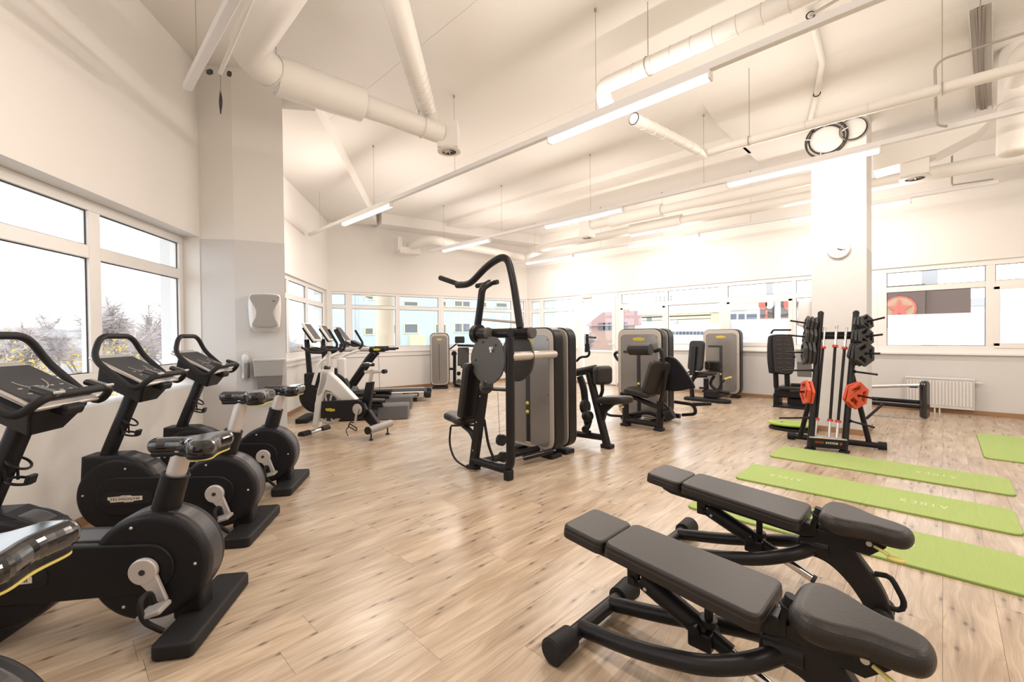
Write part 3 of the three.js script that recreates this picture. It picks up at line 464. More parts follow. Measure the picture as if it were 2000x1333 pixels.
  const sl = part(t, 'post_sleeve', M(cyl(V(0, 0.44, 0.285), sm, 0.063, 0.058, 24), torusAt(sm, 0.05, sm.clone().sub(sb))), m.black); 
  part(t, 'seat_post', cyl(sm, st, 0.042, 0.042, 24), m.post);
  const sadPts = [[0, 0.165], [0.032, 0.155], [0.042, 0.06], [0.06, -0.01], [0.125, -0.06], [0.135, -0.13], [0.1, -0.165], [0, -0.15], [-0.1, -0.165], [-0.135, -0.13], [-0.125, -0.06], [-0.06, -0.01], [-0.042, 0.06], [-0.032, 0.155]];
  const sz = st.z - 0.02;
  const sd = part(t, 'saddle', ext(spl(sadPts), 0.075, 0.034, 6).rotateX(Math.PI / 2).scale(1, 1, 1).translate(0, seatH - 0.035, sz), m.gloss);
  part(sd, 'saddle_base', ext(spl(sadPts.map(p => [p[0] * 0.92, p[1] * 0.92])), 0.03, 0.012, 3).rotateX(Math.PI / 2).translate(0, seatH - 0.072, sz), m.shell);
  part(sd, 'yellow_edge', ext(spl([[0.06, -0.02], [0.11, -0.07], [0.115, -0.13], [0.085, -0.15], [0, -0.14], [-0.085, -0.15], [-0.115, -0.13], [-0.11, -0.07], [-0.06, -0.02]]), 0.008, 0.003, 2).rotateX(Math.PI / 2).translate(0, seatH - 0.088, sz), m.padYellow, 'yellow strip under the saddle');
  // front column
  const c0 = V(0, 0.52, 1.03), c1 = V(0, 1.08, 0.81);
  part(t, 'front_column', ext(rrect(0.085, 0.075, 0.03), 0.62, 0).rotateX(-Math.PI / 2 + 0).applyQuaternion(new THREE.Quaternion().setFromUnitVectors(UPV, c1.clone().sub(c0).normalize())).translate(0, (c0.y + c1.y) / 2, (c0.z + c1.z) / 2), m.black);
  part(t, 'serial_sticker', box(0.05, 0.035, 0.002, 0.0, 1.0, 0.795, 0, 0, -0.37).translate(0, 0, 0), m.cream);
  // bottle cage
  const bc = V(0, 0.78, 0.86);
  part(t, 'bottle_cage', M(torus(0.045, 0.007, 0, 0, 0, 6.2832, 8, 24).rotateX(Math.PI / 2 - 0.3).translate(0, bc.y - 0.05, bc.z), torus(0.045, 0.006, 0, 0, 0, 6.2832, 8, 24).rotateX(0.9).translate(0, bc.y + 0.035, bc.z), tube([V(0.03, bc.y - 0.05, bc.z + 0.03), V(0.035, bc.y + 0.05, bc.z + 0.035)], 0.006, 0, 6), tube([V(-0.03, bc.y - 0.05, bc.z + 0.03), V(-0.035, bc.y + 0.05, bc.z + 0.035)], 0.006, 0, 6), box(0.05, 0.045, 0.02, 0, bc.y - 0.045, bc.z - 0.045, 0.006, 0, -0.3)), m.black);
  // console
  const cz = 0.825, cy = 1.11, tl = -0.52;
  const cg = g => g.rotateX(tl).translate(0, cy, cz);
  part(t, 'console_back', cg(ext(shape([[-0.09, -0.1], [0.09, -0.1], [0.16, 0.02], [0.15, 0.05], [-0.15, 0.05], [-0.16, 0.02]]), 0.3, 0.015).rotateX(0)), m.shell);
  const cp = part(t, 'console_panel', cg(box(0.36, 0.022, 0.36, 0, 0.06, 0.01, 0.01)), m.silver); part(cp, 'key_pad', cg(box(0.325, 0.006, 0.31, 0, 0.0715, 0.02, 0.002)), m.gasket);
  for (let i = 0; i < 5; i++) for (let j = 0; j < 3; j++) part(cp, 'key', cg(box(0.02, 0.003, 0.008, -0.12 + i * 0.055, 0.0755, -0.02 - j * 0.045)), m.greyPlastic);
  part(cp, 'dial_mark', cg(new THREE.TorusGeometry(0.075, 0.003, 5, 28, Math.PI).rotateX(-Math.PI / 2).translate(0, 0.0755, 0.04)), m.greyPlastic);
  part(cp, 'towel_lip', cg(box(0.34, 0.03, 0.05, 0, 0.055, 0.2, 0.012)), m.silver);
  // handlebar loop
  const lp = [V(0, 1.14, 0.6), V(0.2, 1.14, 0.6), V(0.235, 1.045, 0.69), V(0.245, 1.26, 0.915), V(0.15, 1.405, 0.935), V(-0.15, 1.405, 0.935), V(-0.245, 1.26, 0.915), V(-0.235, 1.045, 0.69), V(-0.2, 1.14, 0.6)];
  part(t, 'handlebar_loop', tube(lp, 0.0185, 0.07, 14, true), m.rubber);
  for (const s of [1, -1]) { const ps = part(t, 'pulse_sensor', box(0.05, 0.03, 0.11, s * 0.15, 1.155, 0.635, 0.013, 0, -0.35), m.gloss); part(ps, 'sensor_edge', box(0.052, 0.012, 0.012, s * 0.15, 1.152, 0.582, 0.003), m.silver); }
  part(t, 'bar_bracket', box(0.12, 0.05, 0.16, 0, 1.08, 0.7, 0.015, 0, -0.4), m.shell);
  return t;
}
const bikes = [[-1.64, 0.03, 0.88, 'upright exercise bike with the lowest saddle, at the end away from the column'], [-2.56, -0.562, 0.9, 'upright exercise bike second from the open end of the row'], [-3.512, -1.039, 1.0, 'upright exercise bike with the highest saddle, second from the column'], [-4.311, -1.577, 0.935, 'upright exercise bike closest to the column with the towel dispenser']];
bikes[0][3] = 'upright exercise bike at the end of the row away from the column';
for (const [x, z, h, l] of bikes) { const b = makeBike(h, l); b.position.set(x, 0, z); }
// ---------- adjustable benches: local +x runs from the head end foot to the seat ----------
function makeBench(label, pos) {
  const t = thing('adjustable_bench', label, 'bench', pos, 0, 'adjustable benches beside the mats');
  part(t, 'foot_bar', cyl(V(0, 0.055, -0.24), V(0, 0.055, 0.24), 0.033, 0.033, 20), m.frame);
  for (const s of [1, -1]) { const f = part(t, 'rubber_foot', M(cyl(V(0, 0.056, s * 0.2), V(0, 0.056, s * 0.325), 0.05, 0.056, 24)), m.rubber); part(f, 'foot_cap', cyl(V(0, 0.056, s * 0.325), V(0, 0.056, s * 0.333), 0.056, 0.045, 24), m.rubber);
    part(t, 'base_rail', tube([V(0.01, 0.065, s * 0.125), V(0.3, 0.115, s * 0.145), V(0.56, 0.19, s * 0.15), V(0.7, 0.245, s * 0.1), V(0.78, 0.275, 0)], 0.034, 0.12, 16), m.frame); }
  part(t, 'rear_leg', ext(spl([[0.70, 0.235], [0.82, 0.225], [0.905, 0.165], [0.965, 0.085], [1.0, 0.015], [1.085, 0.02], [1.07, 0.11], [1.035, 0.19], [0.985, 0.26], [0.93, 0.335], [0.88, 0.405], [0.80, 0.405], [0.77, 0.34], [0.71, 0.315]]), 0.065, 0.014, 4), m.frame);
  part(t, 'carry_handle', tube([V(1.02, 0.225, 0), V(1.075, 0.235, 0), V(1.125, 0.13, 0), V(1.115, 0.085, 0), V(1.06, 0.085, 0)], 0.0125, 0.03, 12), m.black);
  for (const s of [1, -1]) part(t, 'transport_wheel', M(cyl(V(1.045, 0.043, s * 0.045), V(1.045, 0.043, s * 0.085), 0.043, 0.043, 24)), m.rubber);
  part(t, 'pivot_neck', cyl(V(0.72, 0.28, 0), V(0.84, 0.285, 0), 0.045, 0.045, 20), m.frame);
  // backrest
  const beam = part(t, 'backrest_beam', ext(shape([[-0.075, 0.46], [-0.02, 0.395], [0.03, 0.378], [0.24, 0.365], [0.74, 0.328], [0.79, 0.345], [0.79, 0.40], [0.1, 0.46]]), 0.085, 0.008), m.frame);
  for (const [x, h] of [[-0.02, 0.42], [0.245, 0.40], [0.69, 0.355]]) for (const s of [1, -1]) part(beam, 'bolt', cyl(V(x, h, s * 0.04), V(x, h, s * 0.048), 0.011, 0.009, 12), m.silver);
  part(t, 'seat_bar', box(0.2, 0.05, 0.07, 0.8, 0.36, 0, 0.01, 0, 0, -0.07), m.frame);
  const pad = (outline, th, bev, name, y, x, rz) => { const pt = part(t, name, ext(outline, th, bev, 5, 10).rotateX(-Math.PI / 2).rotateZ(rz).translate(x, y, 0), m.leather); part(pt, 'pad_side', ext(outline, th * 0.62, 0.006, 2, 10).scale(1.008, 1.012, 1).rotateX(-Math.PI / 2).rotateZ(rz).translate(x - Math.sin(rz) * -th * 0.14, y - th * 0.14, 0), m.leather); return pt; };
  const trap = (l, w0, w1, r) => { const s = new THREE.Shape(); s.moveTo(-l / 2 + r, -w0 / 2); s.lineTo(l / 2 - r, -w1 / 2); s.quadraticCurveTo(l / 2, -w1 / 2, l / 2, -w1 / 2 + r); s.lineTo(l / 2, w1 / 2 - r); s.quadraticCurveTo(l / 2, w1 / 2, l / 2 - r, w1 / 2); s.lineTo(-l / 2 + r, w0 / 2); s.quadraticCurveTo(-l / 2, w0 / 2, -l / 2, w0 / 2 - r); s.lineTo(-l / 2, -w0 / 2 + r); s.quadraticCurveTo(-l / 2, -w0 / 2, -l / 2 + r, -w0 / 2); return s; };
  pad(trap(0.215, 0.27, 0.275, 0.04), 0.062, 0.014, 'head_pad', 0.468, 0.015, -0.1);
  pad(trap(0.615, 0.28, 0.31, 0.045), 0.064, 0.014, 'back_pad', 0.438, 0.435, -0.085);
  const so = [[-0.165, 0], [-0.155, 0.1], [-0.1, 0.148], [-0.03, 0.14], [0.05, 0.1], [0.13, 0.088], [0.18, 0.06], [0.195, 0], [0.18, -0.06], [0.13, -0.088], [0.05, -0.1], [-0.03, -0.14], [-0.1, -0.148], [-0.155, -0.1]];
  part(t, 'seat_pad', ext(spl(so), 0.085, 0.04, 7).rotateX(-Math.PI / 2).rotateZ(-0.1).translate(0.965, 0.445, 0), m.leather);
  const sbk = part(t, 'seat_bracket', ext(shape([[0.85, 0.42], [0.92, 0.32], [1.0, 0.315], [1.06, 0.37], [1.07, 0.4]]), 0.07, 0.006), m.black); part(sbk, 'bolt', cyl(V(1.0, 0.375, 0.034), V(1.0, 0.375, 0.041), 0.014, 0.012, 12), m.silver);
  part(t, 'seat_lever', M(cyl(V(1.02, 0.375, 0.05), V(1.075, 0.36, 0.075), 0.007, 0.008, 10), new THREE.SphereGeometry(0.02, 16, 10).scale(1.7, 0.6, 1).translate(1.1, 0.352, 0.085)), m.amber, 'yellow seat release lever');
  part(t, 'pop_pin', M(cyl(V(0.765, 0.36, 0.03), V(0.8, 0.47, 0.03), 0.013, 0.016, 12), cyl(V(0.79, 0.44, 0.03), V(0.805, 0.49, 0.03), 0.02, 0.02, 14), torusAt(V(0.795, 0.455, 0.03), 0.018, V(0.3, 1, 0))), m.black);
  // strut
  part(t, 'guide_rail', cyl(V(0.19, 0.35, 0), V(0.775, 0.105, 0), 0.021, 0.021, 16), m.chrome); part(t, 'rail_cap', cyl(V(0.765, 0.109, 0), V(0.782, 0.102, 0), 0.022, 0.022, 16), m.gasket);
  part(t, 'strut_sleeve', M(cyl(V(0.245, 0.328, 0), V(0.51, 0.217, 0), 0.042, 0.042, 20), cyl(V(0.53, 0.21, 0.0), V(0.6, 0.18, 0), 0.03, 0.03, 16)), m.black);
  part(t, 'strut_bracket', M(box(0.05, 0.09, 0.014, 0.215, 0.345, 0.035, 0.006), box(0.05, 0.09, 0.014, 0.215, 0.345, -0.035, 0.006), cyl(V(0.215, 0.325, -0.05), V(0.215, 0.325, 0.05), 0.018, 0.018, 14)), m.frame);
  part(t, 'height_post', M(cyl(V(0.52, 0.37, 0), V(0.52, 0.22, 0), 0.016, 0.016, 14), cyl(V(0.52, 0.275, 0), V(0.52, 0.25, 0), 0.032, 0.032, 18), box(0.09, 0.07, 0.1, 0.5, 0.2, 0, 0.01), cyl(V(0.485, 0.235, -0.06), V(0.485, 0.235, 0.06), 0.022, 0.022, 14)), m.frame);
  for (const s of [1, -1]) part(t, 'bolt', new THREE.SphereGeometry(0.009, 10, 8).translate(0.275, 0.31, s * 0.041), m.silver);
  return t;
}
makeBench('black leather adjustable bench on the open floor in front', [-1.17, 0, -1.745]).userData.label = 'black leather adjustable bench farther from the mats';
makeBench('black leather adjustable bench next to the green mats', [-1.25, 0, -2.705]);

// ---------- strength machines ----------
const TX = -3.435, TW = 0.77;
function tower(t, zf, dir, d = 0.17, slot = true, w = TW, xc = TX) {
  const zc = zf - dir * d / 2, face = (g, o) => { if (dir < 0) g.rotateY(Math.PI); return g.translate(xc, 0, zf + dir * o); };
  part(t, 'tower_body', ext(rrect(w, 1.39, 0.15), d, 0.022, 4, 12).translate(xc, 0.775, zc), m.frame);
  const rs = rrect(w - 0.03, 1.36, 0.138, 0, 0.775); part(t, 'tower_rim', face(ext(rs, 0.014, 0.005, 2, 12), 0.004), m.towerRim);
  if (!slot) part(t, 'tower_rim', ext(rs, 0.014, 0.005, 2, 12).translate(xc, 0, zf + d + 0.004), m.towerRim);
  const fp = part(t, 'tower_panel', face(ext(rrect(w - 0.135, 1.25, [0.09, 0.09, 0.09, 0.09], 0, 0.755), 0.008, 0.002, 2, 10), 0.012), m.towerFace, 'smoked grey front panel');
  if (slot) {
    const sl = part(t, 'weight_slot', face(box(0.062, 0.97, 0.006, 0.0, 0.635, 0), 0.0165), m.gasket);
    for (let i = 0; i < 12; i++) part(t, 'weight_plate_edge', face(box(0.034, 0.017, 0.005, 0.006, 0.19 + i * 0.024, 0, 0.001), 0.0205), m.rubber);
    part(t, 'selector_pin', face(new THREE.SphereGeometry(0.021, 14, 10).translate(0, 0.5, 0), 0.025), m.yellow); part(t, 'selector_pin', face(new THREE.SphereGeometry(0.021, 14, 10).translate(0, 0.6, 0), 0.025), m.yellow);
    part(t, 'slot_foot', face(box(0.075, 0.012, 0.006, 0, 0.145, 0), 0.018), m.cream);
    part(t, 'name_strip', face(box(0.235, 0.042, 0.005, -0.15, 1.1, 0, 0.001), 0.0165), m.gasket);
  }
  part(t, 'logo', face(logoPlate(0.19, 0.052).translate(0, 1.305, 0), 0.016), logoYellow, 'yellow plate with lettering');
  for (const sx of [-1, 1]) for (const h of [1.33, 0.72]) part(t, 'screw', face(new THREE.SphereGeometry(0.009, 8, 6).translate(sx * (w / 2 - 0.088), h, 0), 0.014), m.gasket);
  for (const sx of [-1, 1]) part(t, 'tower_foot', box(0.16, 0.05, d + 0.01, xc + sx * 0.26, 0.025, zc, 0.01), m.rubber);
}
const pz = (z, pts) => pts.map(p => PZ(p[0], p[1], p[2] ?? z));
{ // lat machine in front of the first tower
  const t = wthing('lat_machine', 'lat pulldown machine with tall curved lever arms and a grey tower', 'gym machine', [-3.24, 0, -3.4]);
  tower(t, -3.8, 1);
  const z = -3.0;
  part(t, 'main_post', tube([V(-2.95, 1.36, z), V(-2.955, 0.09, z), V(-3.5, 0.09, z)], 0.043, 0.12, 18), m.frame);
  part(t, 'post_foot', M(box(0.07, 0.1, 0.08, -2.975, 0.05, z + 0.01, 0.012), box(0.13, 0.04, 0.1, -3.5, 0.02, z, 0.01)), m.rubber);
  part(t, 'base_beam', M(cyl(V(-3.42, 0.08, z), V(-3.3, 0.09, -3.8), 0.036, 0.036, 14), cyl(V(-3.2, 0.075, -3.45), V(-3.1, 0.1, -3.8), 0.03, 0.03, 14)), m.frame);
  part(t, 'top_beam', tube([V(-2.95, 1.18, z), V(-3.08, 1.17, -3.83)], 0.045, 0, 18), m.towerRim);
  part(t, 'back_support', ext(shape([[-3.545, 0.03], [-3.45, 0.03], [-3.22, 1.1], [-3.33, 1.12]]), 0.06, 0.01).translate(0, 0, z), m.frame);
  for (const [x, h] of [[-3.5, 0.2], [-3.44, 0.5], [-3.38, 0.77]]) part(t, 'bolt', new THREE.SphereGeometry(0.008, 8, 6).translate(x + 0.03, h, z + 0.031), m.silver);
  const bp = part(t, 'back_pad', ext(rrect(0.3, 0.58, 0.05), 0.075, 0.022, 4).rotateY(Math.PI / 2).rotateZ(-0.2).translate(-3.5, 0.82, z), m.leather);
  part(bp, 'pad_board', ext(rrect(0.27, 0.54, 0.05), 0.02, 0.004).rotateY(Math.PI / 2).rotateZ(-0.2).translate(-3.455, 0.815, z), m.black);
  for (const s of [-0.09, 0.09]) part(bp, 'bolt', new THREE.SphereGeometry(0.009, 8, 6).translate(-3.505, 0.58, z + s), m.silver);
  part(t, 'seat_pad', ext(spl([[-0.16, -0.06], [-0.13, -0.11], [0, -0.12], [0.15, -0.14], [0.17, 0], [0.15, 0.14], [0, 0.12], [-0.13, 0.11], [-0.16, 0.06], [-0.19, 0]]), 0.08, 0.035, 5).rotateX(-Math.PI / 2).rotateZ(-0.12).translate(-3.72, 0.505, z), m.leather);
  part(t, 'seat_arm', tube([V(-3.46, 0.28, z), V(-3.52, 0.38, z), V(-3.72, 0.46, z)], 0.03, 0.1, 12), m.frame);
  const hp = part(t, 'thigh_bar', cyl(V(-3.86, 0.4, z), V(-3.45, 0.46, z), 0.012, 0.012, 10), m.black);
  part(t, 'belt', tube([V(-3.86, 0.39, z + 0.01), V(-3.88, 0.2, z + 0.02), V(-3.78, 0.05, z + 0.03), V(-3.6, 0.014, z + 0.04), V(-3.46, 0.012, z + 0.05)], 0.011, 0.12, 8), m.black); part(t, 'belt_buckle', box(0.06, 0.01, 0.035, -3.44, 0.008, z + 0.06, 0.003, 0.4), m.steel);
  part(t, 'belt', tube([V(-3.38, 0.52, z - 0.05), V(-3.33, 0.25, z - 0.06), V(-3.25, 0.1, z - 0.08)], 0.014, 0.1, 8), m.black);
  // cam shields
  const cam = (x, zz) => ext(spl([[-0.14, 0.2], [-0.24, 0.02], [-0.2, -0.15], [-0.06, -0.25], [0.06, -0.25], [0.2, -0.15], [0.24, 0.02], [0.14, 0.2]]), 0.022, 0.006).translate(x, 1.16, zz);
  const c1 = part(t, 'cam_shield', cam(-3.2, z + 0.06), m.discGrey); part(t, 'cam_shield', cam(-3.2, -3.36), m.discGrey);
  part(c1, 'warning_mark', ext(shape([[-0.012, -0.008], [0.012, -0.008], [0, 0.014]]), 0.003).translate(-3.22, 0.935, z + 0.073), m.yellow, 'small yellow warning triangle'); for (const [dx, dy] of [[-0.16, -0.02], [-0.05, 0.16], [0.13, 0.13]]) part(c1, 'bolt', new THREE.SphereGeometry(0.012, 8, 6).translate(-3.2 + dx, 1.16 + dy, z + 0.072), m.gasket);
  part(c1, 'white_hook', M(cyl(V(-3.12, 1.26, z + 0.07), V(-3.12, 1.26, z + 0.1), 0.014, 0.014, 10), cyl(V(-3.12, 1.26, z + 0.09), V(-3.12, 1.22, z + 0.09), 0.009, 0.009, 8)), m.white, 'small white peg');
  for (const [x0, x1, zz] of [[-3.36, -3.2, z + 0.05], [-3.3, -2.98, -3.34]]) { const a = part(t, 'pivot_tube', cyl(V(x0, 1.405, zz), V(x1, 1.405, zz), 0.056, 0.056, 22), m.frame); part(a, 'tube_cap', cyl(V(x1, 1.405, zz), V(x1 + 0.03, 1.405, zz), 0.06, 0.052, 22), m.discGrey); }
  part(t, 'cross_tube', tube([V(-3.5, 1.405, z - 0.02), V(-2.96, 1.405, z - 0.02)], 0.048, 0, 18), m.frame);
  part(t, 'pivot_hub', M(cyl(V(-3.4, 1.4, z + 0.03), V(-3.34, 1.4, z + 0.03), 0.095, 0.095, 24), cyl(V(-3.5, 1.4, z), V(-3.42, 1.4, z), 0.03, 0.03, 14)), m.frame);
  // arms
  const a1 = part(t, 'lever_arm', tube(pz(-3.02, [[931, 648], [938, 600], [942, 562], [957, 553, -3.12]]), 0.037, 0.09, 16), m.frame); part(a1, 'arm_sleeve', cyl(PZ(943, 561, -3.03), PZ(961, 551, -3.14), 0.03, 0.03, 16), m.silver);
  part(a1, 'hand_grip', cyl(PZ(931, 559, -3.12), PZ(972, 551, -3.14), 0.025, 0.024, 14), m.rubber);
  const a2 = part(t, 'lever_arm', tube(pz(-3.34, [[1016, 640], [1002, 545], [990, 497], [955, 516], [917, 556], [893, 557]]), 0.04, 0.2, 16), m.frame);
  part(a2, 'hand_grip', cyl(PZ(897, 556, -3.34), PZ(860, 543, -3.34), 0.029, 0.031, 14), m.rubber);
  part(t, 'far_handle', tube(pz(-3.36, [[936, 630], [940, 624], [1008, 630]]), 0.014, 0.03, 10), m.towerRim);
  // pulleys
  for (const [u, v, r] of [[950, 754, 0.075], [979, 860, 0.055], [982, 893, 0.05]]) { const p = PZ(u, v, z + (r > 0.06 ? 0.04 : -0.02)); const ds = part(t, 'pulley', cyl(V(p.x - 0.022, p.y, p.z), V(p.x + 0.022, p.y, p.z), r, r, 26).rotateY(0), r > 0.06 ? m.discGrey : m.black); }
  part(t, 'foot_plate', box(0.3, 0.02, 0.12, -3.1, 0.86, z + 0.02, 0.006, 0.3), m.black);
  part(t, 'steel_cable', M(cyl(PZ(972, 765, z), PZ(976, 850, z), 0.003, 0.003, 6), cyl(PZ(990, 902, z + 0.02), PZ(1070, 882, -3.76), 0.003, 0.003, 6)), m.steel);
}
{ // chest machine behind it
  const t = wthing('chest_machine', 'press machine with short seat and round back pads behind the lat machine tower', 'gym machine', [-3.1, 0, -4.4]);
  tower(t, -4.21, -1, 0.15, false);
  const z = -4.65;
  part(t, 'front_post', M(cyl(V(-2.93, 0.03, z), V(-3.19, 0.93, z), 0.05, 0.048, 16)), m.frame); part(t, 'post_foot', box(0.14, 0.05, 0.11, -2.925, 0.025, z, 0.012), m.rubber);
  part(t, 'base_beam', M(cyl(V(-2.98, 0.12, z), V(-3.6, 0.1, z), 0.04, 0.04, 14), cyl(V(-3.5, 0.1, z), V(-3.5, 0.1, -4.25), 0.035, 0.035, 12)), m.frame); 
  part(t, 'top_beam', tube([V(-3.5, 0.87, z), V(-3.08, 0.96, z)], 0.05, 0, 16), m.frame);
  part(t, 'inner_post', tube([V(-3.36, 0.84, z - 0.05), V(-3.3, 0.7, z - 0.05), V(-3.25, 0.25, z - 0.05)], 0.045, 0.1, 14), m.frame);
  part(t, 'back_pad', ext(rrect(0.24, 0.23, 0.06), 0.13, 0.045, 5).rotateY(1.25).translate(-2.985, 0.885, z), m.leather);
  part(t, 'pad_lever', tube(pz(z, [[1176, 748], [1177, 765], [1170, 780]]), 0.022, 0.04, 12), m.frame);
  part(t, 'seat_pad', ext(spl([[-0.2, -0.12], [0, -0.13], [0.15, -0.1], [0.22, 0], [0.15, 0.1], [0, 0.13], [-0.2, 0.12]]), 0.085, 0.036, 5).rotateX(-Math.PI / 2).rotateZ(0.1).translate(-2.8, 0.6, z), m.leather);
  part(t, 'seat_arm', ext(shape([[-3.06, 0.3], [-2.98, 0.28], [-2.93, 0.44], [-2.83, 0.53], [-2.7, 0.565], [-2.72, 0.6], [-2.95, 0.58], [-3.05, 0.46]]), 0.055, 0.01).translate(0, 0, z), m.frame); part(t, 'seat_pin', M(new THREE.SphereGeometry(0.02, 12, 8).scale(1.6, 0.8, 1).translate(-2.71, 0.53, z + 0.03)), m.amber);
  part(t, 'counterweight', M(new THREE.SphereGeometry(0.075, 20, 14).translate(PZ(1153, 812, z).x, PZ(1153, 812, z).y, z + 0.06), cyl(PZ(1140, 795, z), PZ(1146, 795, z), 0.09, 0.09, 20)), m.black);
  part(t, 'link_rod', M(tube(pz(z + 0.05, [[1155, 822], [1150, 838], [1140, 842]]), 0.014, 0.03, 10), cyl(V(-3.27, 0.22, z - 0.08), V(-3.2, 0.2, z + 0.08), 0.04, 0.04, 16), cyl(PZ(1140, 840, z + 0.04), PZ(1152, 846, z + 0.04), 0.03, 0.03, 14)), m.frame);
  const hp = pz(-4.75, [[1126, 706], [1133, 698], [1148, 697], [1152, 690], [1148, 680]]);
  const arm = part(t, 'press_arm', tube(hp, 0.016, 0.05, 10), m.frame); part(arm, 'hand_grip', M(cyl(PZ(1147, 688, -4.75), PZ(1147, 672, -4.75), 0.035, 0.03, 14), cyl(PZ(1147, 675, -4.75), PZ(1147, 653, -4.75), 0.019, 0.019, 12), cyl(PZ(1147, 658, -4.75), PZ(1163, 660, -4.6), 0.012, 0.012, 10)), m.black);
}
{ // leg curl in front of the second tower
  const t = wthing('leg_machine', 'seated leg machine with a yellow tipped roller in front of its grey tower', 'gym machine', [-3.2, 0, -6.1]);
  tower(t, -6.4, 1, 0.14);
  const z = -5.98;
  part(t, 'base_frame', M(cyl(V(-3.44, 0.09, z), V(-2.93, 0.08, z), 0.042, 0.042, 14), cyl(V(-3.44, 0.02, z), V(-3.44, 0.36, z), 0.05, 0.048, 16), cyl(V(-3.43, 0.09, z), V(-3.43, 0.1, -6.4), 0.035, 0.035, 12)), m.frame);
  part(t, 'post_foot', M(box(0.13, 0.04, 0.11, -3.44, 0.02, z, 0.01), box(0.13, 0.04, 0.11, -2.905, 0.02, z, 0.01)), m.rubber);
  part(t, 'back_post', M(cyl(V(-2.9, 0.03, z), V(-2.885, 0.42, z), 0.05, 0.05, 16), tube([V(-2.885, 0.4, z), V(-2.83, 0.6, z), V(-2.79, 0.86, z)], 0.03, 0.1, 12)), m.frame);
  part(t, 'seat_pad', ext(rrect(0.4, 0.36, 0.08), 0.085, 0.035, 5).rotateX(-Math.PI / 2).rotateZ(-0.14).translate(-3.2, 0.53, z), m.leather);
  part(t, 'seat_rail', M(cyl(V(-3.4, 0.47, z), V(-2.9, 0.33, z), 0.035, 0.035, 12), box(0.12, 0.05, 0.2, -3.42, 0.49, z, 0.015)), m.frame);
  part(t, 'back_pad', ext(rrect(0.36, 0.5, 0.09), 0.1, 0.03, 5).rotateY(1.15).rotateZ(-0.3).translate(-2.93, 0.76, z + 0.02), m.leather);
  part(t, 'cam_shield', ext(spl([[-0.12, 0.16], [0.02, 0.2], [0.16, 0.12], [0.36, -0.2], [0.3, -0.25], [0.05, -0.3], [-0.15, -0.24], [-0.22, -0.02]]), 0.06, 0.02, 3).rotateY(0.15).translate(-2.83, 0.86, z - 0.14), m.padSide);
  part(t, 'roller_arm', tube(pz(z + 0.02, [[1296, 715], [1291, 682], [1278, 686]]), 0.03, 0.04, 12), m.frame);
  const ro = part(t, 'roller_pad', cyl(PZ(1231, 683, z), PZ(1271, 683, z), 0.085, 0.085, 24), m.leather); part(ro, 'roller_cap', cyl(PZ(1228, 684, z), PZ(1231, 683, z), 0.055, 0.07, 20), m.black); part(ro, 'yellow_knob', new THREE.SphereGeometry(0.026, 14, 10).translate(...PZ(1228, 684, z + 0.02).toArray()), m.amber, 'yellow adjusting knob');
  part(t, 'lower_drum', cyl(PZ(1300, 812, z), PZ(1314, 806, z - 0.02), 0.09, 0.085, 24), m.black); part(t, 'drum_link', tube(pz(z - 0.05, [[1296, 788], [1308, 800], [1300, 815]]), 0.02, 0.05, 10), m.frame);
  part(t, 'floor_tubes', M(tube([V(-3.55, 0.12, -6.1), V(-3.2, 0.2, -6.25), V(-2.95, 0.1, -6.3)], 0.03, 0.1, 12), tube([V(-3.44, 0.1, -6.2), V(-3.75, 0.12, -5.98), V(-3.85, 0.2, -6.0)], 0.02, 0.06, 10)), m.frame);
}
{ // machine behind the second tower, only its edges show
  const t = wthing('arm_machine', 'machine mostly hidden behind the leg machine tower, with a side loop handle', 'gym machine', [-3.3, 0, -6.9]);
  tower(t, -6.81, -1, 0.19, false);
  part(t, 'side_handle', tube(pz(-6.95, [[1210, 706], [1204, 700], [1200, 692], [1205, 688], [1210, 690]]), 0.028, 0.04, 10), m.frame);
  part(t, 'cam_shield', ext(new THREE.Shape().absarc(0, 0, 0.2, 0, Math.PI * 2), 0.03, 0.008).translate(-3.86, 0.87, -6.95), m.padSide);
  part(t, 'foot_loop', tube([V(-3.0, 0.32, -6.7), V(-2.72, 0.3, -6.75), V(-2.68, 0.16, -6.75), V(-2.9, 0.12, -6.75)], 0.026, 0.09, 12), m.frame); part(t, 'foot_peg', cyl(V(-2.74, 0.3, -6.75), V(-2.48, 0.33, -6.8), 0.03, 0.026, 12), m.frame);
  part(t, 'base_beam', M(cyl(V(-3.6, 0.07, -6.9), V(-3.0, 0.07, -6.9), 0.04, 0.04, 12), cyl(V(-3.6, 0.07, -6.9), V(-3.6, 0.07, -7.3), 0.04, 0.04, 12)), m.frame);
}
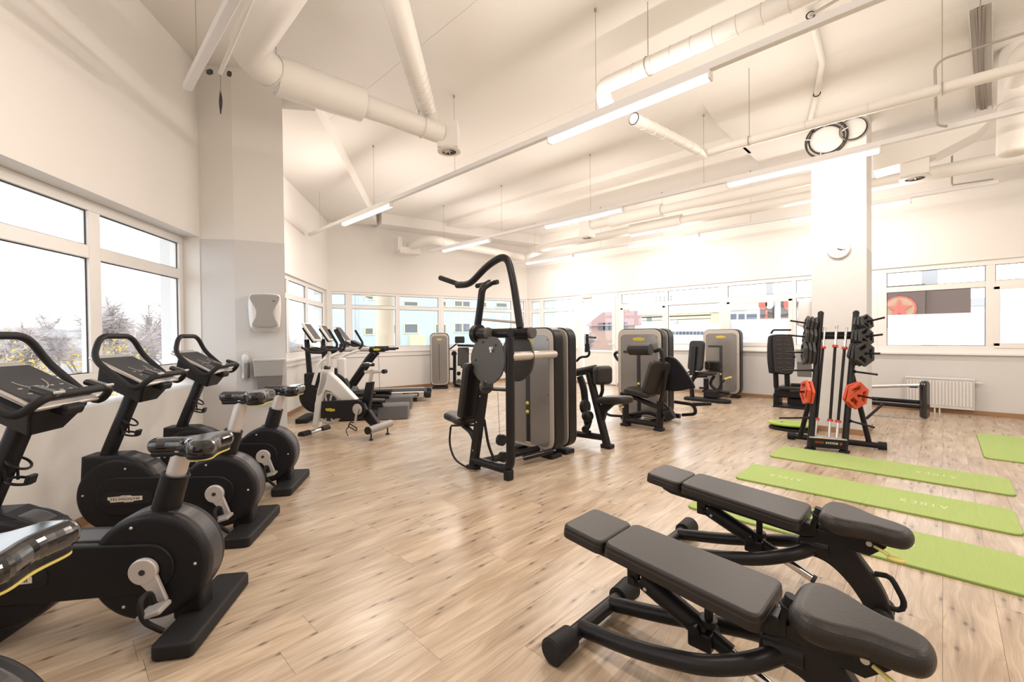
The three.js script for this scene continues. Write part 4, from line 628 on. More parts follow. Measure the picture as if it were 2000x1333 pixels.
{ // abductor in front of the third tower
  const t = wthing('hip_machine', 'hip machine with a yellow grip lever, tower standing against the door wall', 'gym machine', [-3.4, 0, -9.6]);
  tower(t, -10.0, 1, 0.19);
  const z = -9.2;
  part(t, 'back_pad', ext(rrect(0.36, 0.62, 0.09), 0.09, 0.03, 5).rotateX(-0.12).rotateY(-0.35).translate(PZ(1360, 695, z).x, PZ(1360, 695, z).y, z), m.leather); 
  part(t, 'back_board', ext(rrect(0.12, 0.6, 0.02), 0.05, 0.01).rotateX(-0.12).rotateY(-0.35).translate(PZ(1354, 705, z + 0.06).x, PZ(1354, 705, z).y, z + 0.06), m.black);
  part(t, 'seat_pad', ext(rrect(0.38, 0.34, 0.09), 0.07, 0.03, 5).rotateX(-Math.PI / 2).translate(PZ(1378, 729, z - 0.15).x, 0.56, z - 0.15), m.leather);
  part(t, 'side_handles', tube([PZ(1335, 733, z + 0.1), PZ(1350, 724, z), PZ(1352, 732, z), PZ(1335, 733, z + 0.1)], 0.014, 0.01, 8), m.black);
  part(t, 'rear_loop', tube(pz(z, [[1352, 778], [1350, 745], [1358, 734], [1380, 734]]), 0.045, 0.08, 14), m.frame);
  part(t, 'post', M(cyl(PZ(1379, 740, z - 0.1), PZ(1379, 780, z - 0.1), 0.05, 0.05, 14), tube(pz(z - 0.2, [[1395, 735], [1385, 750], [1402, 765], [1425, 768]]), 0.03, 0.1, 12)), m.frame);
  part(t, 'floor_plate', M(ext(spl([[-0.45, -0.1], [0.3, -0.14], [0.45, 0], [0.3, 0.12], [-0.4, 0.14]]), 0.06, 0.02).rotateX(-Math.PI / 2).translate(PZ(1382, 785, z).x, 0.035, z), box(0.24, 0.16, 0.2, PZ(1391, 772, z - 0.1).x, 0.15, z - 0.1, 0.03)), m.rubber);
  part(t, 'foot_pegs', M(cyl(PZ(1366, 758, z - 0.05), PZ(1378, 759, z - 0.05), 0.022, 0.022, 10), cyl(PZ(1372, 764, z - 0.05), PZ(1384, 765, z - 0.05), 0.022, 0.022, 10)), m.black);
  const lv = part(t, 'lever_arm', tube(pz(z - 0.2, [[1400, 768], [1408, 750], [1416, 742]]), 0.016, 0.05, 10), m.frame); part(lv, 'yellow_grip', cyl(PZ(1416, 741, z - 0.2), PZ(1428, 737, z - 0.15), 0.022, 0.02, 12), m.amber, 'yellow hand grip');
  part(t, 'knee_pads', M(box(0.12, 0.2, 0.1, PZ(1382, 714, z - 0.4).x, PZ(1382, 714, z - 0.4).y, z - 0.4, 0.045), box(0.26, 0.24, 0.12, PZ(1396, 716, z - 0.5).x, PZ(1396, 716, z - 0.5).y, z - 0.5, 0.05)), m.leather);
  part(t, 'base_beam', cyl(V(-3.3, 0.08, z - 0.1), V(-3.3, 0.1, -9.98), 0.04, 0.04, 12), m.frame);
}
{ // seated back machine by the film window
  const t = wthing('seated_machine', 'black seated machine with a ribbed high backrest below the frosted window', 'gym machine', [-2.1, 0, -9.5]);
  const z = -9.5, c = PZ(1527, 690, z), fx = (g) => g.rotateY(-0.45);
  const sh = ext(spl([[-0.2, -0.38], [-0.22, -0.1], [-0.2, 0.25], [-0.14, 0.34], [0.14, 0.34], [0.2, 0.25], [0.22, -0.1], [0.17, -0.38], [0, -0.4]]), 0.14, 0.03, 4).rotateX(-0.12).rotateY(0.5);
  part(t, 'backrest_shell', sh.translate(c.x - 0.02, c.y, z), m.black);
  const fr = part(t, 'backrest_cushion', ext(spl([[-0.16, -0.35], [-0.17, 0.2], [-0.12, 0.31], [0.12, 0.31], [0.17, 0.2], [0.14, -0.35]]), 0.03, 0.01, 3).rotateX(-0.12).rotateY(0.5).translate(c.x + 0.04, c.y, z + 0.07), m.leather);
  for (let i = 0; i < 7; i++) for (const s of [-1, 1]) part(fr, 'rib', box(0.105, 0.01, 0.012, s * 0.072, 0.24 - i * 0.085, 0.02, 0.003).rotateX(-0.12).rotateY(0.5).translate(c.x + 0.04, c.y, z + 0.07), m.discGrey);
  part(t, 'head_rail', tube([PZ(1506, 652, z), PZ(1510, 645, z), PZ(1545, 645, z)], 0.016, 0.03, 10), m.black);
  for (const [u0, u1] of [[1515, 1522], [1537, 1548]]) part(t, 'back_leg', tube(pz(z, [[u0, 728], [u0 + 1, 757], [u1, 768]]), 0.045, 0.08, 12), m.black);
  part(t, 'seat_pad', ext(rrect(0.44, 0.36, 0.06), 0.06, 0.02, 4).rotateX(-Math.PI / 2).translate(-1.98, 0.36, z + 0.05), m.leather);
  part(t, 'seat_box', M(box(0.5, 0.16, 0.3, -2.02, 0.26, z, 0.03), box(0.1, 0.24, 0.26, -2.24, 0.13, z, 0.02), box(0.3, 0.12, 0.2, -1.92, 0.11, z - 0.02, 0.02)), m.black);
  part(t, 'arm_rests', M(cyl(PZ(1545, 752, z), PZ(1575, 753, z), 0.03, 0.03, 12), box(0.16, 0.04, 0.05, PZ(1545, 697, z).x, PZ(1545, 697, z).y, z, 0.015)), m.black);
  part(t, 'base_plate', box(0.56, 0.03, 0.5, -1.99, 0.018, z - 0.02, 0.008), m.black);
}
{ // far left machine against the back wall
  const p = PY(868, 760, 0), t = wthing('arm_curl_machine', 'machine with a tilted back pad and a narrow grey tower before the far windows', 'gym machine', [-9.5, 0, -7.3]);
  const w = 0.5, d = 0.3, xc = -9.62, zc = -7.12, rot = g => g.rotateY(0.87).translate(xc, 0, zc);
  part(t, 'tower_body', rot(ext(rrect(w, 1.39, 0.14), d, 0.03, 4, 10).translate(0, 0.775, 0)), m.frame); part(t, 'tower_rim', rot(ext(rrect(w - 0.03, 1.35, 0.13, 0, 0.775), 0.014, 0.005, 2, 10).translate(0, 0, d / 2 + 0.004)), m.towerRim); part(t, 'tower_panel', rot(ext(rrect(w - 0.1, 1.26, 0.09, 0, 0.765), 0.01, 0.003, 2, 10).translate(0, 0, d / 2 + 0.013)), m.towerFace, 'smoked grey front panel');
  part(t, 'weight_slot', rot(box(0.012, 0.95, 0.004, -0.01, 0.7, d / 2 + 0.019)), m.gasket); part(t, 'logo', rot(logoPlate(0.13, 0.05).translate(0, 1.3, d / 2 + 0.018)), logoYellow, 'yellow plate with lettering'); part(t, 'tower_foot', rot(box(0.4, 0.05, 0.42, 0, 0.025, 0.02, 0.01)), m.rubber);
  const z = -7.55, q = pts => pz(z, pts);
  part(t, 'frame_post', tube(q([[888, 688], [888, 752], [905, 757]]), 0.045, 0.08, 12), m.frame); part(t, 'base_beam', M(tube(q([[872, 758], [912, 756]]), 0.04, 0, 10), cyl(PZ(875, 721, z), PZ(889, 721, z), 0.035, 0.035, 10)), m.frame);
  part(t, 'back_pad', ext(rrect(0.3, 0.5, 0.04), 0.08, 0.02, 4).rotateX(-0.3).rotateY(0.8).translate(PZ(905, 697, z).x, PZ(905, 697, z).y, z), m.leather);
  part(t, 'head_pad', ext(rrect(0.26, 0.18, 0.04), 0.07, 0.02, 4).rotateY(0.8).translate(PZ(898, 664, z).x, PZ(898, 664, z).y, z), m.leather);
  part(t, 'seat_pad', box(0.34, 0.08, 0.3, PZ(913, 716, z).x, PZ(913, 716, z).y, z, 0.035, 0.8), m.leather);
  part(t, 'handle_bar', M(cyl(PZ(875, 685, z), PZ(893, 671, z), 0.02, 0.02, 10), cyl(PZ(895, 675, z), PZ(925, 676, z), 0.03, 0.03, 12)), m.black); part(t, 'arm_joint', M(new THREE.SphereGeometry(0.035, 12, 10).translate(...PZ(893, 672, z + 0.05).toArray())), m.silver);
  part(t, 'pulley', M(cyl(PZ(896, 730, z).add(V(-0.02, 0, -0.02)), PZ(896, 730, z).add(V(0.02, 0, 0.02)), 0.055, 0.055, 18)), m.black); part(t, 'pulley', cyl(PZ(896, 745, z + 0.05).add(V(-0.02, 0, -0.02)), PZ(896, 745, z + 0.05).add(V(0.02, 0, 0.02)), 0.06, 0.06, 18), m.discGrey); part(t, 'pulley', cyl(PZ(887, 691, z + 0.05).add(V(-0.02, 0, -0.02)), PZ(887, 691, z + 0.05).add(V(0.02, 0, 0.02)), 0.07, 0.07, 18), m.black);
  part(t, 'seat_leg', tube(q([[908, 718], [914, 748]]), 0.03, 0, 10), m.frame);
}
// ---------- cardio machines in the far left corner ----------
const lat = (x, z, off) => plane(x + 0.8061 * off, z + 0.5917 * off, 0.5917, -0.8061);
const onP = (pl, pts) => pts.map(p => PL(p[0], p[1], pl));
const cardTurn = Math.atan2(0.5917, -0.8061);   // local +z points from the window into the room
const slabAlong = (pl, outline, th, bev = 0.01) => {   // outline in pixels on a vertical plane, thickened across it
  const P = outline.map(p => PL(p[0], p[1], pl)), ang = Math.atan2(-pl.d[1], pl.d[0]), loc = P.map(p => [(p.x - pl.p[0]) * pl.d[0] + (p.z - pl.p[1]) * pl.d[1], p.y]);
  let a = 0; loc.forEach((p, i) => { const q = loc[(i + 1) % loc.length]; a += p[0] * q[1] - q[0] * p[1]; });
  return ext(shape(a > 0 ? loc : loc.reverse()), th, bev).rotateY(ang).translate(pl.p[0], 0, pl.p[1]);
};
const discOn = (pl, u, v, R, w, bev = 0.02) => { const c = PL(u, v, pl), ang = Math.atan2(-pl.d[1], pl.d[0]); return ext(new THREE.Shape().absarc(0, 0, R, 0, Math.PI * 2), w, bev, 3, 32).rotateY(ang).translate(c.x, c.y, c.z); };
const across = (pl, u, v, a, b, r, r2 = r, o = [0, 0, 0]) => { const c = PL(u, v, pl), n = V(-pl.d[1], 0, pl.d[0]); if (n.x < 0) n.multiplyScalar(-1); return cyl(c.clone().addScaledVector(n, a), c.clone().addScaledVector(n, b), r, r2, 18); };
{ // indoor cycle
  const G = plane(-6.5, -2.63, 0.9, -0.44), Gn = plane(-6.5 + 0.44 * 0.1, -2.63 + 0.9 * 0.1, 0.9, -0.44);
  const t = wthing('indoor_cycle', 'white and black spinning bike standing before the cross trainers', 'exercise bike', [-6.05, 0, -2.85]);
  part(t, 'front_bar', across(G, 615, 843, -0.25, 0.25, 0.03), m.steel); for (const s of [-1, 1]) part(t, 'transport_roller', across(G, 615, 844, s > 0 ? 0.12 : -0.27, s > 0 ? 0.27 : -0.12, 0.055), m.rubber);
  part(t, 'rear_bar', across(G, 742, 834, -0.26, 0.26, 0.05), m.greyPlastic); part(t, 'bar_cap', across(G, 742, 834, 0.26, 0.275, 0.052), m.rubber);
  for (const s of [-0.18, 0.2]) { const c = PL(742, 834, G), f = c.clone().add(V(0.44 * s, 0, 0.9 * s)); part(t, 'levelling_foot', M(cyl(V(f.x, 0.012, f.z), V(f.x, c.y - 0.03, f.z), 0.01, 0.01, 8), cyl(V(f.x, 0, f.z), V(f.x, 0.014, f.z), 0.03, 0.026, 14)), m.rubber); }
  const fl = part(t, 'flywheel', M(new THREE.TorusGeometry(0.22, 0.022, 10, 40).rotateY(Math.atan2(0.44, 0.9)).translate(...PL(642, 797, G).toArray())), m.silver);
  part(fl, 'flywheel_disc', discOn(G, 642, 797, 0.19, 0.012, 0.002), m.gasket); for (let i = 0; i < 5; i++) { const c = PL(642, 797, G); part(fl, 'spoke', box(0.42, 0.035, 0.02, 0, 0, 0, 0.004, 0, 0, i * Math.PI / 5).rotateY(Math.atan2(0.44, 0.9)).translate(c.x, c.y, c.z), m.silver); }
  part(t, 'fork', slabAlong(G, [[630, 722], [646, 722], [644, 745], [634, 775], [624, 835], [613, 833], [622, 770], [628, 745]], 0.1, 0.02), m.white);
  part(t, 'main_frame', slabAlong(G, [[634, 722], [646, 728], [662, 742], [698, 780], [672, 784], [650, 765], [640, 762], [630, 775], [622, 775]], 0.1, 0.02), m.white);
  const bg = part(t, 'belt_guard', slabAlong(Gn, [[630, 784], [700, 781], [712, 788], [717, 800], [712, 812], [700, 818], [628, 817]], 0.06, 0.012), m.black); part(bg, 'logo', (() => { const c = PL(645, 801, plane(-6.5 + 0.44 * 0.135, -2.63 + 0.9 * 0.135, 0.9, -0.44)); return logoPlate(0.16, 0.045).rotateY(Math.atan2(0.44, 0.9)).translate(c.x, c.y, c.z); })(), logoYellow, 'yellow plate with lettering');
  const ch = part(t, 'chain_disc', discOn(plane(-6.5 + 0.44 * 0.14, -2.63 + 0.9 * 0.14, 0.9, -0.44), 698, 800, 0.075, 0.02, 0.006), m.silver);
  const C = plane(-6.5 + 0.44 * 0.17, -2.63 + 0.9 * 0.17, 0.9, -0.44); part(t, 'crank_arm', tube(onP(C, [[698, 800], [693, 829]]), 0.016, 0, 10), m.silver);
  const pd = part(t, 'pedal', M(tube([...onP(C, [[683, 828], [698, 838], [695, 842], [680, 833]])], 0.008, 0.01, 6, true), tube(onP(C, [[690, 826], [684, 824], [680, 836]]), 0.008, 0.02, 6)), m.rubber); part(pd, 'pedal_strap', tube(onP(C, [[682, 832], [675, 842], [680, 852]]), 0.006, 0.03, 6), m.rubber);
  part(t, 'seat_tube', slabAlong(G, [[717, 747], [730, 746], [724, 790], [712, 800], [706, 795]], 0.07, 0.015), m.black); part(t, 'rear_leg', slabAlong(G, [[712, 790], [724, 788], [722, 800], [742, 828], [732, 838], [712, 818], [706, 806]], 0.08, 0.018), m.black);
  part(t, 'seat_post', tube(onP(G, [[722, 750], [728, 722]]), 0.028, 0, 12), m.post); part(t, 'seat_slider', M(tube(onP(G, [[713, 727], [750, 726]]), 0.022, 0, 10)), m.post); part(t, 'slider_knob', across(G, 751, 726, -0.03, 0.03, 0.03), m.rubber);
  const sc = PL(718, 712, G); part(t, 'saddle', ext(spl([[0, 0.14], [0.03, 0.12], [0.045, 0], [0.09, -0.08], [0.07, -0.14], [-0.07, -0.14], [-0.09, -0.08], [-0.045, 0], [-0.03, 0.12]]), 0.05, 0.02, 4).rotateX(Math.PI / 2).rotateY(-2.03 + Math.PI / 2 * 0).translate(sc.x, sc.y, sc.z), m.gloss);
  part(t, 'stem', tube(onP(G, [[638, 724], [643, 688]]), 0.028, 0, 14), m.white); part(t, 'stem_ring', across(G, 639, 719, -0.03, 0.03, 0.034), m.gasket);
  const hb = PL(640, 688, G), ax = V(0.9, 0, -0.44), nn = V(0.44, 0, 0.9), L = (a, n, y) => hb.clone().addScaledVector(ax, a).addScaledVector(nn, n).add(V(0, y, 0));
  part(t, 'handlebar', M(tube([L(-0.28, 0.19, 0.07), L(-0.12, 0.2, 0.0), L(0.0, 0.12, -0.01), L(0.0, -0.12, -0.01), L(-0.12, -0.2, 0.0), L(-0.28, -0.19, 0.07)], 0.017, 0.05, 10), tube([L(0.02, 0.08, 0), L(-0.26, 0.05, 0.06), L(-0.26, -0.05, 0.06), L(0.02, -0.08, 0)], 0.015, 0.05, 10), tube([L(0.0, 0.12, -0.01), L(0.1, 0.1, 0.03), L(0.1, -0.1, 0.03), L(0.0, -0.12, -0.01)], 0.016, 0.04, 10)), m.rubber);
  part(t, 'bottle', M(cyl(L(0.1, 0.02, -0.22), L(0.1, 0.02, -0.1), 0.03, 0.03, 14)), m.soap); 
}
function crossTrainer(label, ox, oz, o) {
  const t = wthing('cross_trainer', label, 'cross trainer', [ox + 0.5917 * 0.9, 0, oz - 0.8061 * 0.9], 'cross trainers by the corner windows');
  const E = lat(ox, oz, 0), dir = V(0.5917, 0, -0.8061), nn = V(0.8061, 0, 0.5917), L = (s, n, y) => V(ox, y, oz).addScaledVector(dir, s).addScaledVector(nn, n), turn = Math.atan2(0.5917, -0.8061), put = (g, s, y) => { const p = L(s, 0, y); return g.rotateY(turn).translate(p.x, p.y, p.z); };
  part(t, 'front_foot', put(ext(rrect(0.6, 0.2, 0.04), 0.075, 0.015).rotateX(Math.PI / 2), 0, 0.038), m.rubber);
  const disc = new THREE.Shape().absarc(0, 0, 0.29, 0, Math.PI * 2);
  const ho = part(t, 'drive_housing', put(ext(disc, 0.24, 0.04, 4, 36).rotateY(Math.PI / 2), 0.2, 0.42), m.shell); part(ho, 'housing_rim', put(ext(new THREE.Shape().absarc(0, 0, 0.17, 0, Math.PI * 2), 0.26, 0.01, 3, 30).rotateY(Math.PI / 2), 0.2, 0.42), m.rubber); part(t, 'housing_neck', put(box(0.2, 0.35, 0.3, 0, 0, 0, 0.03), 0.14, 0.62), m.shell);
  part(t, 'column', M(cyl(L(0.06, 0, 0.75), L(0.02, 0, 1.35), 0.045, 0.04, 16)), m.black);
  const cs = part(t, 'console', put(box(0.42, 0.04, 0.36, 0, 0, 0, 0.015).rotateX(1.0), 0.1, 1.47), m.white); part(cs, 'console_screen', put(box(0.36, 0.008, 0.3, 0, 0.021, 0, 0.003).rotateX(1.0), 0.1, 1.47), m.discGrey, 'dark key panel'); part(cs, 'console_back', put(box(0.22, 0.06, 0.3, 0, -0.045, 0.02, 0.02).rotateX(1.0), 0.1, 1.47), m.black);
  part(t, 'fixed_grip', tube([L(0.06, -0.2, 1.2), L(0.3, -0.21, 1.16), L(0.42, 0, 1.14), L(0.3, 0.21, 1.16), L(0.06, 0.2, 1.2), L(0.02, 0, 1.17)], 0.024, 0.08, 12, true), m.black);
  for (const s of [1, -1]) {
    const ph = s > 0 ? o : -o;
    part(t, 'swing_arm', M(tube([L(0.18, s * 0.27, 0.62), L(0.24 + ph * 0.4, s * 0.27, 1.0), L(0.5 + ph, s * 0.27, 1.13)], 0.026, 0.12, 12)), m.white);
    part(t, 'hand_grip', tube([L(0.47 + ph, s * 0.27, 1.12), L(0.58 + ph, s * 0.28, 1.24), L(0.43 + ph, s * 0.25, 1.52)], 0.021, 0.07, 10), m.rubber);
    part(t, 'pedal_beam', tube([L(0.2, s * 0.24, 0.55), L(0.26 + ph * 0.3, s * 0.22, 0.3), L(1.25, s * 0.2, 0.24)], 0.035, 0.12, 12), m.shell);
    const fp = part(t, 'foot_pedal', (() => { const g = ext(rrect(0.16, 0.38, 0.05), 0.035, 0.01).rotateX(Math.PI / 2); const p = L(0.95 + ph, s * 0.18, 0.31); return g.rotateY(turn).translate(p.x, p.y, p.z); })(), m.rubber);
  }
  const rb = part(t, 'rear_base', put(ext(shape([[-0.28, 0], [0.28, 0], [0.2, 0.2], [0.17, 0.22], [-0.17, 0.22], [-0.2, 0.2]]), 0.5, 0.02), 1.42, 0.01), m.greyDark); part(t, 'base_tray', put(box(0.5, 0.09, 0.7, 0, 0, 0, 0.02), 0.9, 0.05), m.rubber);
  part(t, 'side_shield', put(box(0.16, 0.42, 0.16, 0, 0, 0, 0.04), 0.36, 0.78), m.white);
  return t;
}
m.greyDark = mat([0.075, 0.07, 0.072], 0.45);
crossTrainer('cross trainer with a grey rear block, closest to the spinning bike', -7.62, -2.89, 0.12);
crossTrainer('cross trainer between the front trainer and the treadmill', -8.47, -3.51, -0.14);
{ // treadmill
  const ox = -9.31, oz = -4.13, dir = V(0.5917, 0, -0.8061), nn = V(0.8061, 0, 0.5917), L = (s, n, y) => V(ox, y, oz).addScaledVector(dir, s).addScaledVector(nn, n), turn = Math.atan2(0.5917, -0.8061), put = (g, s, y, n = 0) => { const p = L(s, n, y); return g.rotateY(turn).translate(p.x, p.y, p.z); };
  const t = wthing('treadmill', 'treadmill with white handrails in the far window corner', 'treadmill', [ox + dir.x, 0, oz + dir.z]);
  part(t, 'deck', put(box(0.72, 0.12, 1.85, 0, 0, 0, 0.02), 1.0, 0.15), m.black); part(t, 'belt', put(box(0.5, 0.012, 1.7, 0, 0, 0, 0.004), 1.02, 0.215), m.rubber);
  for (const s of [1, -1]) { const rl = part(t, 'side_panel', put(box(0.06, 0.13, 1.7, 0, 0, 0, 0.02), 1.02, 0.155, s * 0.37), m.silver);
    const pl = part(rl, 'logo_recess', put(ext(rrect(0.34, 0.085, 0.035), 0.008, 0.002).rotateY(s * Math.PI / 2), 1.6, 0.155, s * 0.402), m.gasket); part(pl, 'logo', put(logoPlate(0.27, 0.055).rotateY(Math.PI / 2 * -s), 1.6, 0.155, s * 0.408), logoCream, 'cream plate with lettering');
    part(t, 'upright', M(tube([L(0.25, s * 0.34, 0.2), L(0.75, s * 0.34, 0.95), L(0.85, s * 0.34, 1.05)], 0.06, 0.1, 14)), m.black);
    part(t, 'handrail', put(box(0.075, 0.1, 0.75, 0, 0, 0, 0.035), 0.42, 1.13, s * 0.34), m.silver); const nose = part(t, 'handrail_nose', put(box(0.085, 0.11, 0.36, 0, 0, 0, 0.045), 0.92, 1.12, s * 0.34), m.black); part(nose, 'logo', put(logoPlate(0.14, 0.05).rotateY(-Math.PI / 2 * s), 0.92, 1.12, s * 0.386), logoYellow, 'yellow plate with lettering');
    part(t, 'rear_grip', tube([L(1.05, s * 0.34, 1.12), L(1.3, s * 0.34, 1.12)], 0.022, 0, 12), m.rubber);
    part(t, 'end_roller', put(box(0.1, 0.14, 0.14, 0, 0, 0, 0.04), 1.95, 0.14, s * 0.34), m.rubber); part(t, 'floor_foot', put(box(0.12, 0.1, 0.2, 0, 0, 0, 0.01), 1.6, 0.05, s * 0.3), m.rubber); part(t, 'floor_foot', put(box(0.12, 0.1, 0.2, 0, 0, 0, 0.01), 0.3, 0.05, s * 0.3), m.rubber);
  }
  part(t, 'motor_hood', put(ext(shape([[-0.3, 0], [0.3, 0], [0.28, 0.14], [0.1, 0.22], [-0.1, 0.22], [-0.28, 0.14]]), 0.5, 0.03), 0.2, 0.1), m.greyDark);
  part(t, 'console_mast', put(box(0.5, 0.1, 0.12, 0, 0, 0, 0.03), 0.2, 1.2), m.black); const c = part(t, 'console', put(box(0.56, 0.05, 0.42, 0, 0, 0, 0.02).rotateX(0.95), 0.16, 1.44), m.white); part(c, 'console_screen', put(box(0.48, 0.008, 0.34, 0, 0.026, 0, 0.003).rotateX(0.95), 0.16, 1.44), m.discGrey, 'dark key panel'); part(t, 'console_arms', M(tube([L(0.6, 0.3, 1.16), L(0.3, 0.28, 1.25), L(0.2, 0.2, 1.4)], 0.025, 0.08, 10), tube([L(0.6, -0.3, 1.16), L(0.3, -0.28, 1.25), L(0.2, -0.2, 1.4)], 0.025, 0.08, 10)), m.black);
  part(t, 'reading_rack', put(box(0.4, 0.02, 0.3, 0, 0, 0, 0.006).rotateX(0.5), 0.5, 1.24), m.black);
  part(t, 'safety_cord', cyl(L(0.95, 0.36, 1.06), L(0.97, 0.4, 0.28), 0.004, 0.004, 6), m.cable);
}
// ---------- mats ----------
const matRib = dtex(64, 512, (u, v) => { const n = 128 + 90 * Math.sin(u * Math.PI * 2 * 8); return [n, n, n]; }, false);
matRib.repeat.set(12, 1);
m.mat = mat([0.35, 0.46, 0.14], 0.8, 0, { bumpMap: matRib, bumpScale: 0.0016 });
const aireText = mat(0xffffff, 0.7, 0, { map: textTex(512, 128, (x, w, h) => { x.fillStyle = '#b3c47c'; x.fillRect(0, 0, w, h); x.fillStyle = '#dbe5c4'; x.font = 'bold 96px sans-serif'; x.textAlign = 'center'; x.textBaseline = 'middle'; x.save(); x.translate(w / 2, h / 2); x.scale(1.35, 0.9); x.fillText('AIREX', 0, 4); x.restore(); }) });
aireText.map.offset.set(0, 0);
function exMat(label, x0, z0, x1, z1, turn, prints) {
  const L = x1 - x0, W = z1 - z0, t = thing('exercise_mat', label, 'exercise mat', [(x0 + x1) / 2, 0, (z0 + z1) / 2], turn, 'green exercise mats on the floor');
  const g = ext(rrect(L, W, 0.07), 0.014, 0.004, 3, 8), uv = g.attributes.uv, p = g.attributes.position; for (let i = 0; i < p.count; i++) uv.setXY(i, p.getX(i), p.getY(i));
  part(t, 'foam', g.rotateX(-Math.PI / 2).translate(0, 0.0085, 0), m.mat); part(t, 'underside', ext(rrect(L + 0.004, W + 0.004, 0.07), 0.004, 0.001, 1, 8).rotateX(-Math.PI / 2).translate(0, 0.0022, 0), m.greenDark);
  for (const [px, s] of prints) {
    const gs = []; 
    const letters = { A: [[0, 0, 0.4, 1], [0.8, 0, 0.4, 1], [0.2, 0.38, 0.6, 0.38]], I: [[0.4, 0, 0.4, 1]], R: [[0, 0, 0, 1], [0, 1, 0.65, 1], [0.65, 1, 0.65, 0.5], [0.65, 0.5, 0, 0.5], [0.3, 0.5, 0.7, 0]], E: [[0, 0, 0, 1], [0, 1, 0.65, 1], [0, 0.5, 0.55, 0.5], [0, 0, 0.65, 0]], X: [[0, 0, 0.75, 1], [0.75, 0, 0, 1]] };
    'AIREX'.split('').forEach((c, i) => { for (const [a, b, c2, d] of letters[c]) { const s0 = V((i - 2) * 0.06 + a * 0.045 - 0.02, 0, -b * 0.075 + 0.037), s1 = V((i - 2) * 0.06 + c2 * 0.045 - 0.02, 0, -d * 0.075 + 0.037), len = s0.distanceTo(s1); gs.push(new THREE.BoxGeometry(len + 0.007, 0.0012, 0.008).rotateY(Math.atan2(-(s1.z - s0.z), s1.x - s0.x)).translate((s0.x + s1.x) / 2, 0, (s0.z + s1.z) / 2)); } });
    part(t, 'lettering', M(gs).rotateY(Math.PI).scale(s, 1, s).translate(px, 0.0158, 0), m.matPrint, 'pale brand lettering');
  }
}
m.matPrint = mat([0.60, 0.68, 0.36], 0.8);
exMat('green exercise mat in front of the weight rack', -1.39, -6.1, 0.44, -5.505, 0, [[0.42, 1]]);
exMat('green exercise mat between two other mats', -1.42, -5.06, 0.39, -4.465, 0, [[0.4, 1], [-0.55, 0.9]]);
exMat('green exercise mat passing under the adjustable bench', -1.46, -4.06, 0.36, -3.46, 0, [[0.28, 1]]);
exMat('green exercise mat lying apart beyond the weight rack', 0.32, -8.55, 0.93, -6.95, 0, []);

